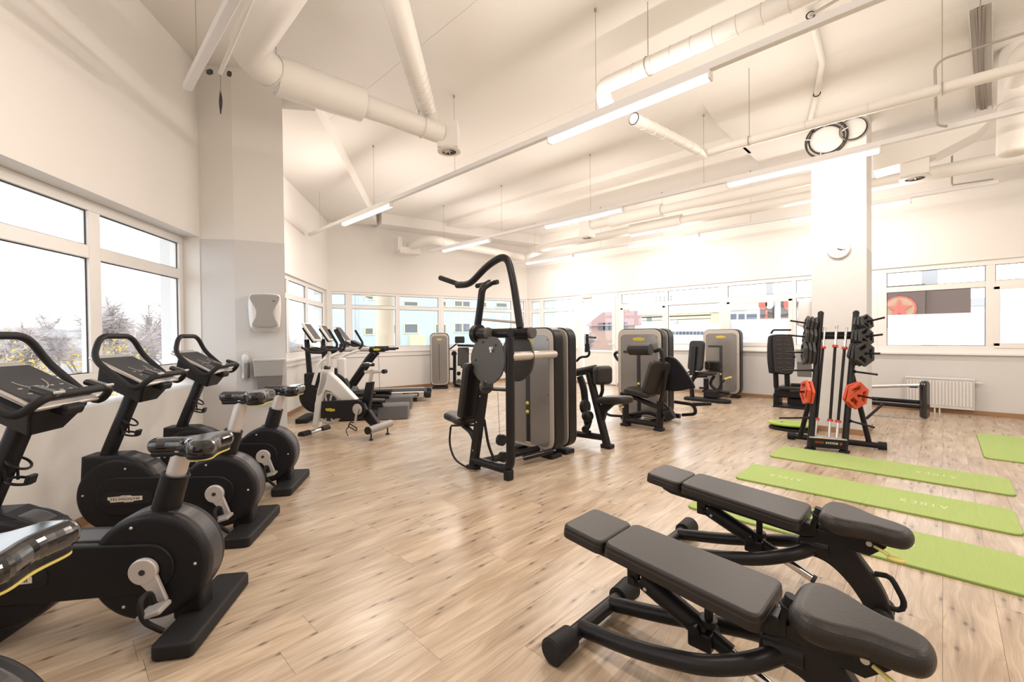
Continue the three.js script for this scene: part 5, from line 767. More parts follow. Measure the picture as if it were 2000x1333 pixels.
// ---------- weight rack ----------
{
  const t = wthing('weight_rack', 'black weight rack with plate pegs standing before the clock column', 'weight rack', [-1.0, 0, -6.5]);
  const bl = PY(1582, 878, 0), br = PY(1649, 884, 0), tl = PZ(1603, 613, -6.6), tr = PZ(1672, 612, -6.68);
  for (const [a, b] of [[bl, tl], [br, tr]]) { part(t, 'upright', cyl(V(a.x, 0.02, a.z), b, 0.034, 0.032, 18), m.frame); part(t, 'upright_cap', new THREE.SphereGeometry(0.034, 14, 10).translate(b.x, b.y, b.z), m.rubber); part(t, 'upright_foot', box(0.1, 0.02, 0.1, a.x, 0.01, a.z, 0.004), m.rubber); }
  const along = (a, b, h) => a.clone().lerp(b, h / b.y);
  const fl = PY(1542, 852, 0.04), fr = PY(1728, 872, 0.045);
  const mid = V((bl.x + br.x) / 2, 0.05, (bl.z + br.z) / 2 - 0.45);
  part(t, 'rear_foot_bar', cyl(V(fl.x, 0.045, fl.z), V(fr.x, 0.045, fr.z), 0.035, 0.035, 16), m.frame); for (const p of [fl, fr]) { const d = V(fr.x - fl.x, 0, fr.z - fl.z).normalize().multiplyScalar(p === fl ? -1 : 1); part(t, 'bar_cap', cyl(V(p.x, 0.047, p.z).addScaledVector(d, -0.06), V(p.x, 0.047, p.z).addScaledVector(d, 0.02), 0.047, 0.045, 16), m.rubber); }
  part(t, 'rear_strut', M(cyl(along(bl, tl, 0.85), V(fl.x + 0.12, 0.05, fl.z), 0.028, 0.028, 14), cyl(along(br, tr, 0.9).add(V(0, 0, -0.03)), V(fr.x - 0.14, 0.05, fr.z), 0.028, 0.028, 14)), m.frame);
  part(t, 'cross_plate', (() => { const a = along(bl, tl, 1.33), b = along(br, tr, 1.33); return cyl(a, b, 0.012, 0.012, 8).scale(1, 1, 1); })(), m.black); part(t, 'cross_plate', (() => { const a = along(bl, tl, 1.34), b = along(br, tr, 1.34), g = box(a.distanceTo(b), 0.09, 0.01, 0, 0, 0, 0.003); return g.rotateY(Math.atan2(-(b.z - a.z), b.x - a.x)).translate((a.x + b.x) / 2, 1.34, (a.z + b.z) / 2); })(), m.black);
  const ft = (() => { const a = bl, b = br, g = box(0.34, 0.11, 0.12, 0, 0, 0, 0.01); return g.rotateY(Math.atan2(-(b.z - a.z), b.x - a.x)).translate((a.x + b.x) / 2 , 0.09, (a.z + b.z) / 2 - 0.02); })(); const tray = part(t, 'bar_tray', ft, m.black);
  const ang = Math.atan2(-(br.z - bl.z), br.x - bl.x);
  part(tray, 'tray_top', box(0.36, 0.012, 0.13, 0, 0, 0, 0.003).rotateY(ang).translate((bl.x + br.x) / 2, 0.15, (bl.z + br.z) / 2 - 0.02), m.silver);
  const irT = mat(0xffffff, 0.5, 0, { map: textTex(512, 96, (x, w, h) => { x.fillStyle = '#171314'; x.fillRect(0, 0, w, h); x.font = 'bold 62px sans-serif'; x.textBaseline = 'middle'; x.textAlign = 'center'; x.fillStyle = '#b5382c'; x.fillText('IRON', w * 0.19, h / 2); x.fillStyle = '#e7ded2'; x.fillText('SYSTEM', w * 0.63, h / 2); x.fillStyle = '#b5382c'; x.fillRect(w * 0.92, h * 0.2, w * 0.06, h * 0.6); }) });
  part(tray, 'name_plate', box(0.27, 0.045, 0.004, 0, 0, 0.061, 0.0).rotateY(ang).translate((bl.x + br.x) / 2, 0.1, (bl.z + br.z) / 2 - 0.02), irT, 'dark plate with red and white lettering');
  // pegs: [side, pixel of the outer tip, height]
  const pegs = [[-1, 1545, 627, 3, 0.095, 'plate'], [-1, 1540, 655, 3, 0.118, 'plate'], [-1, 1535, 688, 3, 0.15, 'plate'], [-1, 1530, 724, 0, 0, ''], [-1, 1545, 765, 2, 0.155, 'orange'], [-1, 1523, 817, 0, 0, ''], [1, 1726, 621, 3, 0.095, 'plate'], [1, 1722, 654, 3, 0.118, 'plate'], [1, 1717, 691, 3, 0.15, 'plate'], [1, 1712, 732, 0, 0, ''], [1, 1712, 780, 2, 0.16, 'orange'], [1, 1706, 835, 0, 0, '']];
  const words = ['topmost', 'second', 'third', '', 'orange', '', 'topmost', 'second', 'third', '', 'orange', ''];
  const hexPlate = R => { const s = new THREE.Shape(); for (let i = 0; i < 6; i++) { const a = i * Math.PI / 3; i ? s.lineTo(R * Math.cos(a), R * Math.sin(a)) : s.moveTo(R, 0); } s.closePath(); const hole = new THREE.Path().absarc(0, 0, 0.016, 0, Math.PI * 2, true); s.holes.push(hole); for (let k = 0; k < 3; k++) { const c = Math.PI / 2 + k * 2 * Math.PI / 3, h = new THREE.Path(), pts = [[0.34, 0.3], [0.34, -0.3], [0.66, -0.42], [0.66, 0.42]]; pts.forEach((p, i) => { const x = R * (p[0] * Math.cos(c) - p[1] * Math.sin(c)), y = R * (p[0] * Math.sin(c) + p[1] * Math.cos(c)); i ? h.lineTo(x, y) : h.moveTo(x, y); }); h.closePath(); s.holes.push(h); } return ext(s, 0.03, 0.005, 2, 8); };
  pegs.forEach(([sd, u, v, n, R, kind], i) => {
    const hs = [1.47, 1.31, 1.13, 0.92, 0.66, 0.36][i % 6], root = sd < 0 ? along(bl, tl, hs) : along(br, tr, hs), dirX = V(sd * Math.cos(ang), 0.05, -sd * Math.sin(ang)).normalize();
    const tipz = root.z + (sd > 0 ? 0.16 : 0.12), tip = PZ(u, v, tipz); const d = tip.clone().sub(root);
    const pg = part(t, 'plate_peg', cyl(root, tip, 0.011, 0.011, 12), m.frame); part(pg, 'peg_cap', cyl(tip, tip.clone().addScaledVector(d.clone().normalize(), 0.008), 0.013, 0.011, 12), m.rubber); part(pg, 'peg_collar', cyl(root, root.clone().addScaledVector(d.clone().normalize(), 0.05), 0.02, 0.018, 12), m.frame);
    const dn = d.clone().normalize();
    for (let k = 0; k < n; k++) {
      const c = root.clone().addScaledVector(dn, 0.055 + k * 0.042); c.y -= 0.004;
      const g = hexPlate(R).rotateZ(k * 0.15 + (sd > 0 ? 0.2 : 0.1)).applyQuaternion(new THREE.Quaternion().setFromUnitVectors(V(0, 0, 1), dn));
      const lab = kind === 'orange' ? 'orange hexagonal weight plate on the ' + (sd < 0 ? 'peg beside the balance board' : 'peg towards the radiator') : ['small', 'medium', 'large'][i % 6] + ' dark hexagonal weight plate on the ' + ['top', 'second', 'third'][i % 6] + ' peg ' + (sd < 0 ? 'on the seated machine side' : 'on the radiator side');
      const q = new THREE.Mesh(g, kind === 'orange' ? m.orange : m.plate); q.name = numbered('weight_plate'); q.position.copy(c); q.userData = { label: lab, category: 'weight plate', group: lab.replace(/^(\w+) .* on/, '$1 plates on').replace('plate on', 'plates on') }; scene.add(q);
    }
  });
  part(t, 'low_peg', cyl(PZ(1692, 818, -6.75), PZ(1724, 790, -6.9), 0.016, 0.016, 12), m.frame);
  // barbells
  [[1592, 867, 1611, 640, 'barbell leaning on the rack next to its seated machine side upright'], [1619, 871, 1634, 636, 'barbell in the middle of the rack'], [1634, 873, 1653, 640, 'barbell leaning on the rack next to its radiator side upright']].forEach(([u0, v0, u1, v1, label]) => {
    const z0 = (bl.z + br.z) / 2 - 0.02; const a0 = PZ(u0, v0, z0); const a = V(a0.x, 0.157, z0), b = PZ(u1, v1, -6.52);
    const q = wthing('barbell', label, 'barbell', [a.x, 0, a.z]); const P = f => a.clone().lerp(b, f);
    part(q, 'bar', cyl(P(0.155), P(0.8), 0.015, 0.015, 14), m.black); part(q, 'sleeve', cyl(P(0), P(0.14), 0.0155, 0.0155, 14), m.chrome); part(q, 'sleeve', cyl(P(0.82), P(1), 0.0155, 0.0155, 14), m.chrome);
    for (const f of [0.148, 0.81]) part(q, 'collar', cyl(P(f - 0.01), P(f + 0.01), 0.03, 0.03, 16), m.red, 'red collar');
  });
}
{ // balance board
  const p = PY(1548, 833, 0.05), t = thing('balance_board', 'green oval balance board on a black base by the weight rack', 'balance board', [p.x, 0, p.z]);
  const el = (a, b) => new THREE.Shape().absellipse(0, 0, a, b, 0, Math.PI * 2);
  part(t, 'base', ext(el(0.3, 0.2), 0.035, 0.012, 3, 32).rotateX(-Math.PI / 2).translate(0, 0.018, 0), m.rubber); part(t, 'support', cyl(V(0, 0.03, 0), V(0, 0.07, 0), 0.12, 0.16, 24), m.rubber); part(t, 'board', ext(el(0.3, 0.2), 0.03, 0.012, 3, 32).rotateX(-Math.PI / 2).rotateZ(0.03).translate(0, 0.085, 0), m.green);
  part(t, 'grip_stripe', M(box(0.42, 0.002, 0.03, 0, 0.101, 0.06), box(0.42, 0.002, 0.03, 0, 0.101, -0.06)).rotateZ(0.03), m.greyPlastic); part(t, 'emblem', cyl(V(-0.12, 0.094, 0), V(-0.12, 0.0965, 0), 0.035, 0.035, 20), m.leather);
}
{ // wall clock
  const c = PZ(1638, 487, -7.42), t = wthing('wall_clock', 'round white wall clock on the square column', 'clock', [c.x, c.y, -7.42]); t.world.copy(t.position);
  const R = 0.128, z = -7.438; part(t, 'case', lathe([[0, 0], [R, 0], [R, 0.03], [R - 0.012, 0.042], [R - 0.02, 0.036], [0, 0.036]], 40).rotateX(Math.PI / 2).translate(c.x, c.y, z), m.white); part(t, 'dial', cyl(V(c.x, c.y, z + 0.0355), V(c.x, c.y, z + 0.0375), R - 0.021, R - 0.021, 36), mat([0.8, 0.79, 0.77], 0.5));
  for (let i = 0; i < 12; i++) { const a = i * Math.PI / 6; part(t, 'hour_mark', box(0.012, 0.012, 0.002, c.x + 0.082 * Math.sin(a), c.y + 0.082 * Math.cos(a), z + 0.0385), m.greyPlastic); }
  const hand = (a, l, w) => box(w, l, 0.003, 0, l / 2 - 0.012, 0, 0.001).rotateZ(-a).translate(c.x, c.y, z + 0.041); part(t, 'hour_hand', hand(2.15, 0.06, 0.009), m.gasket); part(t, 'minute_hand', hand(1.83, 0.09, 0.007), m.gasket); part(t, 'hand_hub', cyl(V(c.x, c.y, z + 0.038), V(c.x, c.y, z + 0.045), 0.008, 0.008, 12), m.gasket);
}
// ---------- washing stations on the columns ----------
function towelDispenser(t, put) {
  part(t, 'housing', put(ext(spl([[-0.14, 0.2], [0, 0.215], [0.14, 0.2], [0.165, 0.1], [0.155, -0.1], [0.13, -0.19], [0, -0.2], [-0.13, -0.19], [-0.155, -0.1], [-0.165, 0.1]]), 0.2, 0.06, 5, 8)), m.white);
  part(t, 'front_cover', put(ext(spl([[-0.13, 0.185], [0, 0.195], [0.13, 0.185], [0.145, 0.14], [0.09, 0.02], [0.095, -0.06], [0.125, -0.16], [0, -0.18], [-0.125, -0.16], [-0.095, -0.06], [-0.09, 0.02], [-0.145, 0.14]]), 0.03, 0.012, 3, 8).translate(0, 0, 0.095)), m.greyPlastic, 'grey front cover');
  part(t, 'badge', put(box(0.03, 0.008, 0.003, 0.09, 0.12, 0.111)), m.gasket); part(t, 'tear_edge', put(box(0.24, 0.018, 0.05, 0, -0.2, 0.02, 0.004)), m.cream); for (let i = 0; i < 9; i++) part(t, 'edge_tooth', put(box(0.014, 0.016, 0.006, -0.1 + i * 0.025, -0.214, 0.035, 0.002)), m.cream);
}
function wasteBin(t, put) {
  part(t, 'bucket', put(ext(shape([[-0.11, -0.2], [0.11, -0.2], [0.15, 0.2], [-0.15, 0.2]]), 0.2, 0.012)), m.bin); part(t, 'bag', put(M(ext(shape([[-0.146, 0.02], [0.146, 0.02], [0.162, 0.215], [-0.162, 0.215]]), 0.224, 0.012), box(0.33, 0.02, 0.235, 0, 0.2, 0, 0.008))), m.bag, 'white bin liner folded over the rim');
}
{
  const c2 = [-5.75, -1.415], dd = [0.2955, -0.9554], nn = [0.9554, 0.2955], ang = Math.atan2(nn[0], nn[1]);
  const put = (t0, h, off) => g => g.rotateY(ang).translate(c2[0] + dd[0] * t0 + nn[0] * off, h, c2[1] + dd[1] * t0 + nn[1] * off);
  const a = wthing('towel_dispenser', 'white paper towel dispenser with grey cover on the column by the bikes', 'towel dispenser', [-5.6, 1.68, -1.7]); a.world.copy(a.position); towelDispenser(a, put(0.295, 1.68, 0.101));
  const b = wthing('waste_bin', 'grey waste bin with a white liner on the column behind the bike saddles', 'waste bin', [-5.6, 0.9, -1.75]); b.world.copy(b.position); wasteBin(b, put(0.33, 0.93, 0.135));
  const s = wthing('soap_dispenser', 'white soap bottle in a steel holder on the bike column', 'soap dispenser', [-5.7, 1.0, -1.53]); s.world.copy(s.position); const P = put(0.09, 0, 0.045);
  part(s, 'holder', P(M(cyl(V(0, 0.93, 0), V(0, 1.1, 0), 0.042, 0.042, 24), ...[0, 1, 2, 3, 4, 5, 6].map(i => new THREE.TorusGeometry(0.042, 0.003, 6, 28).rotateX(Math.PI / 2).translate(0, 0.94 + i * 0.025, 0)))), m.steel); part(s, 'bottle', P(M(lathe([[0, 1.1], [0.036, 1.1], [0.036, 1.17], [0.022, 1.195], [0.014, 1.2], [0, 1.2]], 20))), m.soap); part(s, 'pump', P(M(cyl(V(0, 1.2, 0), V(0, 1.235, 0), 0.009, 0.009, 12), box(0.025, 0.014, 0.07, 0, 1.24, 0.02, 0.005))), m.white);
  // second station on the hidden side of the clock column
  const q = g => g.rotateY(-Math.PI / 2).translate(-1.332 - 0.102, 1.66, -7.72); const e = wthing('towel_dispenser', 'white paper towel dispenser seen edge on beside the clock column', 'towel dispenser', [-1.45, 1.66, -7.72]); e.world.copy(e.position); towelDispenser(e, q);
  const q2 = g => g.rotateY(-Math.PI / 2).translate(-1.332 - 0.113, 0.93, -7.72), f = wthing('waste_bin', 'grey waste bin with a white liner beside the clock column', 'waste bin', [-1.45, 0.93, -7.72]); f.world.copy(f.position); wasteBin(f, q2);
}
{ // radiator
  const x0 = -0.47, x1 = 0.36, h0 = 0.085, h1 = 0.585, z = zR + 0.12, t = wthing('radiator', 'white ribbed panel radiator below the star window', 'radiator', [(x0 + x1) / 2, 0, z]);
  part(t, 'panel', box(x1 - x0, h1 - h0, 0.05, (x0 + x1) / 2, (h0 + h1) / 2, z - 0.03, 0.008), m.white); for (let i = 0; i < 20; i++) part(t, 'rib', box(0.026, h1 - h0 - 0.09, 0.02, x0 + 0.03 + i * (x1 - x0 - 0.06) / 19, (h0 + h1) / 2, z, 0.007), m.white);
  part(t, 'top_grille', box(x1 - x0 + 0.006, 0.03, 0.085, (x0 + x1) / 2, h1, z - 0.03, 0.006), m.white); part(t, 'side_cover', M(box(0.008, h1 - h0, 0.085, x0, (h0 + h1) / 2, z - 0.03), box(0.008, h1 - h0, 0.085, x1, (h0 + h1) / 2, z - 0.03)), m.white);
  part(t, 'valve_head', M(cyl(V(x1, h1 - 0.05, z - 0.03), V(x1 + 0.04, h1 - 0.05, z - 0.03), 0.012, 0.012, 12), cyl(V(x1 + 0.03, h1 - 0.05, z - 0.03), V(x1 + 0.1, h1 - 0.055, z - 0.03), 0.018, 0.014, 14)), m.cream); part(t, 'pipe_stub', M(cyl(V(-0.1, 0, z - 0.03), V(-0.1, h0 + 0.01, z - 0.03), 0.012, 0.012, 10), cyl(V(-0.04, 0, z - 0.03), V(-0.04, h0 + 0.01, z - 0.03), 0.012, 0.012, 10)), m.cream);
  part(t, 'wall_bracket', M(box(0.03, 0.3, 0.036, x0 + 0.15, 0.35, z - 0.085), box(0.03, 0.3, 0.036, x1 - 0.15, 0.35, z - 0.085)), m.white);
}
{ // horizontal frame with round end stand
  const z = -9.42, t = wthing('back_trainer', 'low black training frame with an oval end stand before the radiator', 'gym machine', [-0.5, 0, z]);
  const e = PZ(1806, 780, z); part(t, 'end_stand', ext(rrect(0.16, 0.6, 0.078), 0.09, 0.035, 5).rotateY(1.2).translate(e.x, 0.315, z), m.gloss); 
  part(t, 'silver_rail', cyl(V(-1.3, 0.42, z), PZ(1799, 753, z), 0.026, 0.026, 16), m.chrome); part(t, 'rail_pad', box(0.1, 0.02, 0.05, e.x - 0.13, 0.5, z, 0.006), m.black);
  for (const h of [0.26, 0.2]) part(t, 'lower_rail', cyl(V(-1.3, h + 0.01, z - (h > 0.23 ? 0.04 : -0.04)), V(e.x, h, z - (h > 0.23 ? 0.04 : -0.04)), 0.032, 0.032, 16), m.black);
  part(t, 'rear_stand', ext(rrect(0.16, 0.5, 0.078), 0.09, 0.035, 5).rotateY(1.2).translate(-1.32, 0.255, z), m.gloss); part(t, 'floor_track', box(1.15, 0.006, 0.02, -0.75, 0.004, z + 0.06, 0.001), m.steel);
}
// ---------- outside ----------
const GY = -4.2;
const om = { asphalt: mat([0.42, 0.41, 0.40], 0.9), grass: mat([0.22, 0.26, 0.12], 0.95), blue: mat([0.42, 0.50, 0.545], 0.85), yel: mat([0.72, 0.60, 0.33], 0.7), dark: mat([0.10, 0.12, 0.15], 0.25), white: mat([0.75, 0.75, 0.74], 0.8), beige: mat([0.68, 0.58, 0.45], 0.85), paleYellow: mat([0.82, 0.76, 0.34], 0.8), roof: mat([0.25, 0.14, 0.13], 0.8), brick: mat([0.42, 0.28, 0.22], 0.85), stripeBlue: mat([0.55, 0.68, 0.74], 0.7), stripeYellow: mat([0.80, 0.70, 0.48], 0.7), brown: mat([0.115, 0.075, 0.06], 0.7), signRed: mat([0.70, 0.12, 0.09], 0.7), signTan: mat([0.42, 0.28, 0.17], 0.7), grey: mat([0.42, 0.42, 0.43], 0.8), bark: mat([0.30, 0.25, 0.23], 0.95), twig: mat([0.46, 0.40, 0.385], 0.95), leafY: mat([0.55, 0.40, 0.10], 0.8), leafG: mat([0.30, 0.34, 0.09], 0.8), car: mat([0.06, 0.06, 0.065], 0.35) };
{ const g = struct('ground', box(240, 0.4, 240, -40, GY - 0.2, -40), om.asphalt, 'grey ground outside the building', 'ground'); }
struct('trim_10', M(wbox(wL, -6, LL + 2, GY, -0.3, -0.02, -TH), wbox(wB, -0.3, LB + 0.3, GY, -0.3, -0.02, -TH), box(13, -GY - 0.3, 0.28, -3.3, (GY - 0.3) / 2, zR - 0.16)), om.white, 'outer wall of the storey below', 'wall');
// balcony outside the glazed door
struct('balcony_floor', box(4.2, 0.2, 2.2, -7.4, -0.2, zR - TH - 1.1), om.grey, 'grey balcony floor behind the glazed door', 'balcony');
{ const z = zR - TH - 2.15, t = wthing('balcony_parapet', 'pale balcony parapet behind the glazed door', 'parapet', [-7.4, -0.3, z]); t.world.copy(t.position); part(t, 'panel', box(2.0, 1.1, 0.1, -8.45, 0.25, z), om.beige); part(t, 'panel', box(2.1, 1.1, 0.1, -6.38, 0.25, z), om.beige); part(t, 'coping', box(4.2, 0.05, 0.16, -7.4, 0.82, z, 0.01), om.white); }
// round column outside the far window
{ const b = PL(752, 640, plane(-12.2, -6.2, 0.2082, -0.9781)); solo('round_column', lathe([[0, GY], [0.27, GY], [0.27, 6], [0, 6]], 32).translate(b.x, 0, b.z), om.beige, 'round beige column outside the far window', 'column'); }
// blue building
{
  const bp = plane(-9.47 - 17.6, -10.45 - 3.75, 0.2082, -0.9781), dx = bp.d, ang = Math.atan2(-dx[1], dx[0]), nIn = [0.9781, 0.2082];
  const T = p => (p.x - bp.p[0]) * dx[0] + (p.z - bp.p[1]) * dx[1], fb = (t0, t1, y0, y1, o0, o1) => box(t1 - t0, y1 - y0, o1 - o0).rotateY(ang).translate(bp.p[0] + dx[0] * (t0 + t1) / 2 + nIn[0] * (o0 + o1) / 2, (y0 + y1) / 2, bp.p[1] + dx[1] * (t0 + t1) / 2 + nIn[1] * (o0 + o1) / 2);
  const tA = T(PL(690, 640, bp)), tB = T(PL(1086, 640, bp)), t = wthing('apartment_block', 'pale blue apartment block with yellow framed windows', 'building', [bp.p[0], GY, bp.p[1]]); t.world.copy(t.position);
  part(t, 'facade', fb(Math.min(tA, tB), Math.max(tA, tB), GY, 13, -9, 0), om.blue);
  const wins = [[789, 816, 632, 652], [887, 918, 631, 650], [764, 774, 633, 653], [850, 871, 633, 652], [788, 816, 588, 600], [887, 918, 587, 601], [941, 950, 590, 602], [968, 990, 591, 602], [712, 729, 577, 587], [712, 729, 640, 655], [864, 871, 588, 600], [1040, 1055, 640, 652], [1062, 1073, 640, 652], [945, 952, 640, 650], [972, 992, 640, 650]];
  for (const [u0, u1, v0, v1] of wins) {
    const a = PL(u0, v0, bp), b = PL(u1, v1, bp), t0 = Math.min(T(a), T(b)), t1 = Math.max(T(a), T(b)), y1 = a.y, y0 = b.y, n = Math.max(1, Math.round((t1 - t0) / 0.75));
    const w = part(t, 'window', M(fb(t0, t1, y0, y0 + 0.07, 0, 0.06), fb(t0, t1, y1 - 0.07, y1, 0, 0.06), ...Array.from({ length: n + 1 }, (_, i) => { const c = t0 + (t1 - t0) * i / n; return fb(c - 0.045, c + 0.045, y0, y1, 0, 0.06); })), om.yel);
    for (let i = 0; i < n; i++) part(w, 'pane', fb(t0 + (t1 - t0) * i / n + 0.05, t0 + (t1 - t0) * (i + 1) / n - 0.05, y0 + 0.07, y1 - 0.07, 0.005, 0.02), om.dark);
  }
  const y = part(t, 'yellow_panel', (() => { const a = PL(800, 655, bp), b = PL(829, 680, bp); return fb(Math.min(T(a), T(b)), Math.max(T(a), T(b)), b.y, a.y, 0, 0.3); })(), om.paleYellow, 'pale yellow panel'); 
  part(t, 'drain_pipe', (() => { const a = PL(696, 600, bp); return fb(T(a) - 0.06, T(a) + 0.06, GY, 13, 0, 0.12); })(), om.grey);
}
// right side buildings
const zb = (u0, v0, u1, v1, z, d) => { const a = PZ(u0, v0, z), b = PZ(u1, v1, z); return box(Math.abs(b.x - a.x), Math.abs(a.y - b.y), d, (a.x + b.x) / 2, (a.y + b.y) / 2, z - d / 2); };
{
  const z = -62, t = wthing('roofed_house', 'long brick house with a dark red roof seen through the glazed door', 'building', [-40, GY, z]); t.world.copy(t.position);
  const a = PZ(1150, 632, z), b = PZ(1246, 632, z), e = PZ(1160, 616, z).y; part(t, 'wall', box(b.x - a.x, a.y - GY - 0.5, 10, (a.x + b.x) / 2, (a.y + GY - 0.5) / 2, z - 5), om.brick);
  part(t, 'roof', ext(shape([[0, 0], [-5.8, 0], [0, 1]].map(p => [p[0], p[1]])), 1).scale(0.001, 0.001, 0.001), om.roof); t.remove(t.children[t.children.length - 1]);
  part(t, 'roof', (() => { const g = new THREE.ExtrudeGeometry(shape([[-5.6, 0], [5.6, 0], [0, Math.max(2, e - a.y + 1.2)]]), { depth: b.x - a.x + 1, bevelEnabled: false }); return g.rotateY(Math.PI / 2).translate(a.x - 0.5, a.y - 0.5, z - 5); })(), om.roof); part(t, 'chimney', box(1, 2, 1, a.x + 4, e + 1, z - 5), om.brick);
  const y0 = PZ(1180, 655, z).y; for (let i = 0; i < 5; i++) part(t, 'window', box(1.3, 1.2, 0.1, a.x + 2.5 + i * (b.x - a.x - 4) / 5, y0 + 1.4, z + 0.05), om.dark);
}
{
  const z = -48, t = wthing('striped_hall', 'long hall with blue and cream striped cladding beyond the window', 'building', [-20, GY, z]); t.world.copy(t.position);
  part(t, 'hall_wall', zb(1252, 608, 1410, 640, z, 12), om.white); const v0 = 610, v1 = 633, n = 7; for (let i = 0; i < n; i++) part(t, 'cladding_stripe', zb(1253, v0 + (v1 - v0) * i / n, 1388, v0 + (v1 - v0) * (i + 1) / n, z + 0.05 + 0.02 * (i % 2), 0.2), i % 2 ? om.stripeYellow : om.stripeBlue);
  part(t, 'roof_edge', zb(1245, 600, 1412, 609, z + 0.6, 13), om.beige); part(t, 'gate', zb(1390, 613, 1402, 632, z + 0.2, 0.3), om.yel); part(t, 'window', zb(1263, 621, 1272, 628, z + 0.15, 0.2), om.dark); part(t, 'roof_cabin', zb(1247, 600, 1262, 606, z - 2, 3), om.stripeBlue); part(t, 'window', zb(1316, 625, 1324, 632, z + 0.15, 0.2), om.grey);
  const w = wthing('white_hall', 'low white hall with a strip of dark windows before the striped hall', 'building', [-15, GY, -40]); w.world.copy(w.position); const z2 = -40; part(w, 'wall', (() => { const a = PZ(1240, 636, z2), b = PZ(1420, 636, z2); return box(b.x - a.x, a.y - GY, 7, (a.x + b.x) / 2, (a.y + GY) / 2, z2 - 3.5); })(), om.white); for (let i = 0; i < 9; i++) part(w, 'window', zb(1312 + i * 7, 648, 1317.5 + i * 7, 654, z2 + 0.05, 0.1), om.dark);
  const s = wthing('roof_mast', 'thin lattice frame rising above the striped hall', 'mast', [-22, PZ(1290, 605, -50).y, -50]); s.world.copy(s.position); for (const u of [1281, 1289, 1297, 1310]) part(s, 'mast_pole', zb(u, 572, u + 0.8, 602, -50, 0.08), om.grey); for (const v of [580, 585]) part(s, 'mast_rail', zb(1281, v, 1323, v + 1.2, -50, 0.08), om.grey);
}
{
  const z = -34, t = wthing('workshop_building', 'pale workshop with dark windows above the frosted film', 'building', [-6, GY, z]); t.world.copy(t.position);
  part(t, 'wall', (() => { const a = PZ(1418, 600, z), b = PZ(1484, 600, z); return box(b.x - a.x, a.y - GY, 8, (a.x + b.x) / 2, (a.y + GY) / 2, z - 4); })(), om.white); part(t, 'roof_band', zb(1418, 590, 1485, 604, z + 0.3, 8.6), om.beige); for (const [u0, u1] of [[1426, 1438], [1442, 1454], [1458, 1478]]) part(t, 'window', zb(u0, 614, u1, 624, z + 0.05, 0.1), om.dark);
  const z2 = -26, s = wthing('sign_wall', 'brown sign panels with round emblems beside the workshop', 'sign', [-4.5, GY, z2]); s.world.copy(s.position);
  part(s, 'panel', zb(1484, 582, 1509, 640, z2, 0.4), om.brown); part(s, 'panel', zb(1512, 585, 1525, 640, z2 - 0.2, 0.3), om.white); part(s, 'panel', zb(1526, 582, 1552, 640, z2, 0.4), om.brown); part(s, 'post', box(0.3, 9, 0.3, PZ(1500, 620, z2).x, GY + 4.5, z2 - 0.4), om.grey);
  const ov = (u, v, r, mt) => { const c = PZ(u, v, z2 + 0.05); part(s, 'emblem', ext(new THREE.Shape().absellipse(0, 0, r * 0.75, r, 0, Math.PI * 2), 0.06).translate(c.x, c.y, z2 + 0.03), mt); }; ov(1490, 595, 0.28, om.signRed); ov(1503, 594, 0.26, om.white); ov(1540, 594, 0.3, om.signRed); part(s, 'red_stripe', zb(1495, 606, 1499, 622, z2 + 0.04, 0.05), om.signRed);
}
{ // star sign
  const z = -20, t = wthing('star_sign', 'dark brown board with a red star in a round emblem', 'sign', [0, GY, z]); t.world.copy(t.position);
  part(t, 'board', zb(1726, 560, 1807, 640, z, 0.3), om.brown); part(t, 'board', zb(1808.5, 560, 1896, 640, z - 0.15, 0.3), om.brown); part(t, 'post', box(0.4, 8, 0.4, PZ(1815, 620, z).x, GY + 4, z - 0.6), om.grey);
  const c = PZ(1757, 604, z), sc = 1 / (PZ(1758, 604, z).x - PZ(1757, 604, z).x), R = 33 / sc; part(t, 'emblem_ring', ext(new THREE.Shape().absarc(0, 0, R, 0, Math.PI * 2), 0.06).translate(c.x, c.y, z + 0.02), om.signRed); part(t, 'emblem_disc', ext(new THREE.Shape().absarc(0, 0, R * 0.87, 0, Math.PI * 2), 0.06).translate(c.x, c.y, z + 0.05), om.signTan);
  const st = []; for (let i = 0; i < 10; i++) { const a = Math.PI / 2 + i * Math.PI / 5, r = (i % 2 ? 0.31 : 0.8) * R; st.push([r * Math.cos(a), r * Math.sin(a)]); } part(t, 'star', ext(shape(st), 0.08).translate(c.x, c.y, z + 0.1), om.signRed, 'red five pointed star');
  const w = wthing('flat_roof_house', 'white flat roofed house beyond the star board', 'building', [6, GY, -45]); w.world.copy(w.position); part(w, 'wall', zb(1880, 590, 2080, 760, -45, 8), om.white); part(w, 'roof_edge', zb(1876, 584, 2084, 591, -44.8, 8.6), om.grey); part(w, 'window', zb(1960, 587, 1975, 594, -44.7, 0.2), om.dark);
}
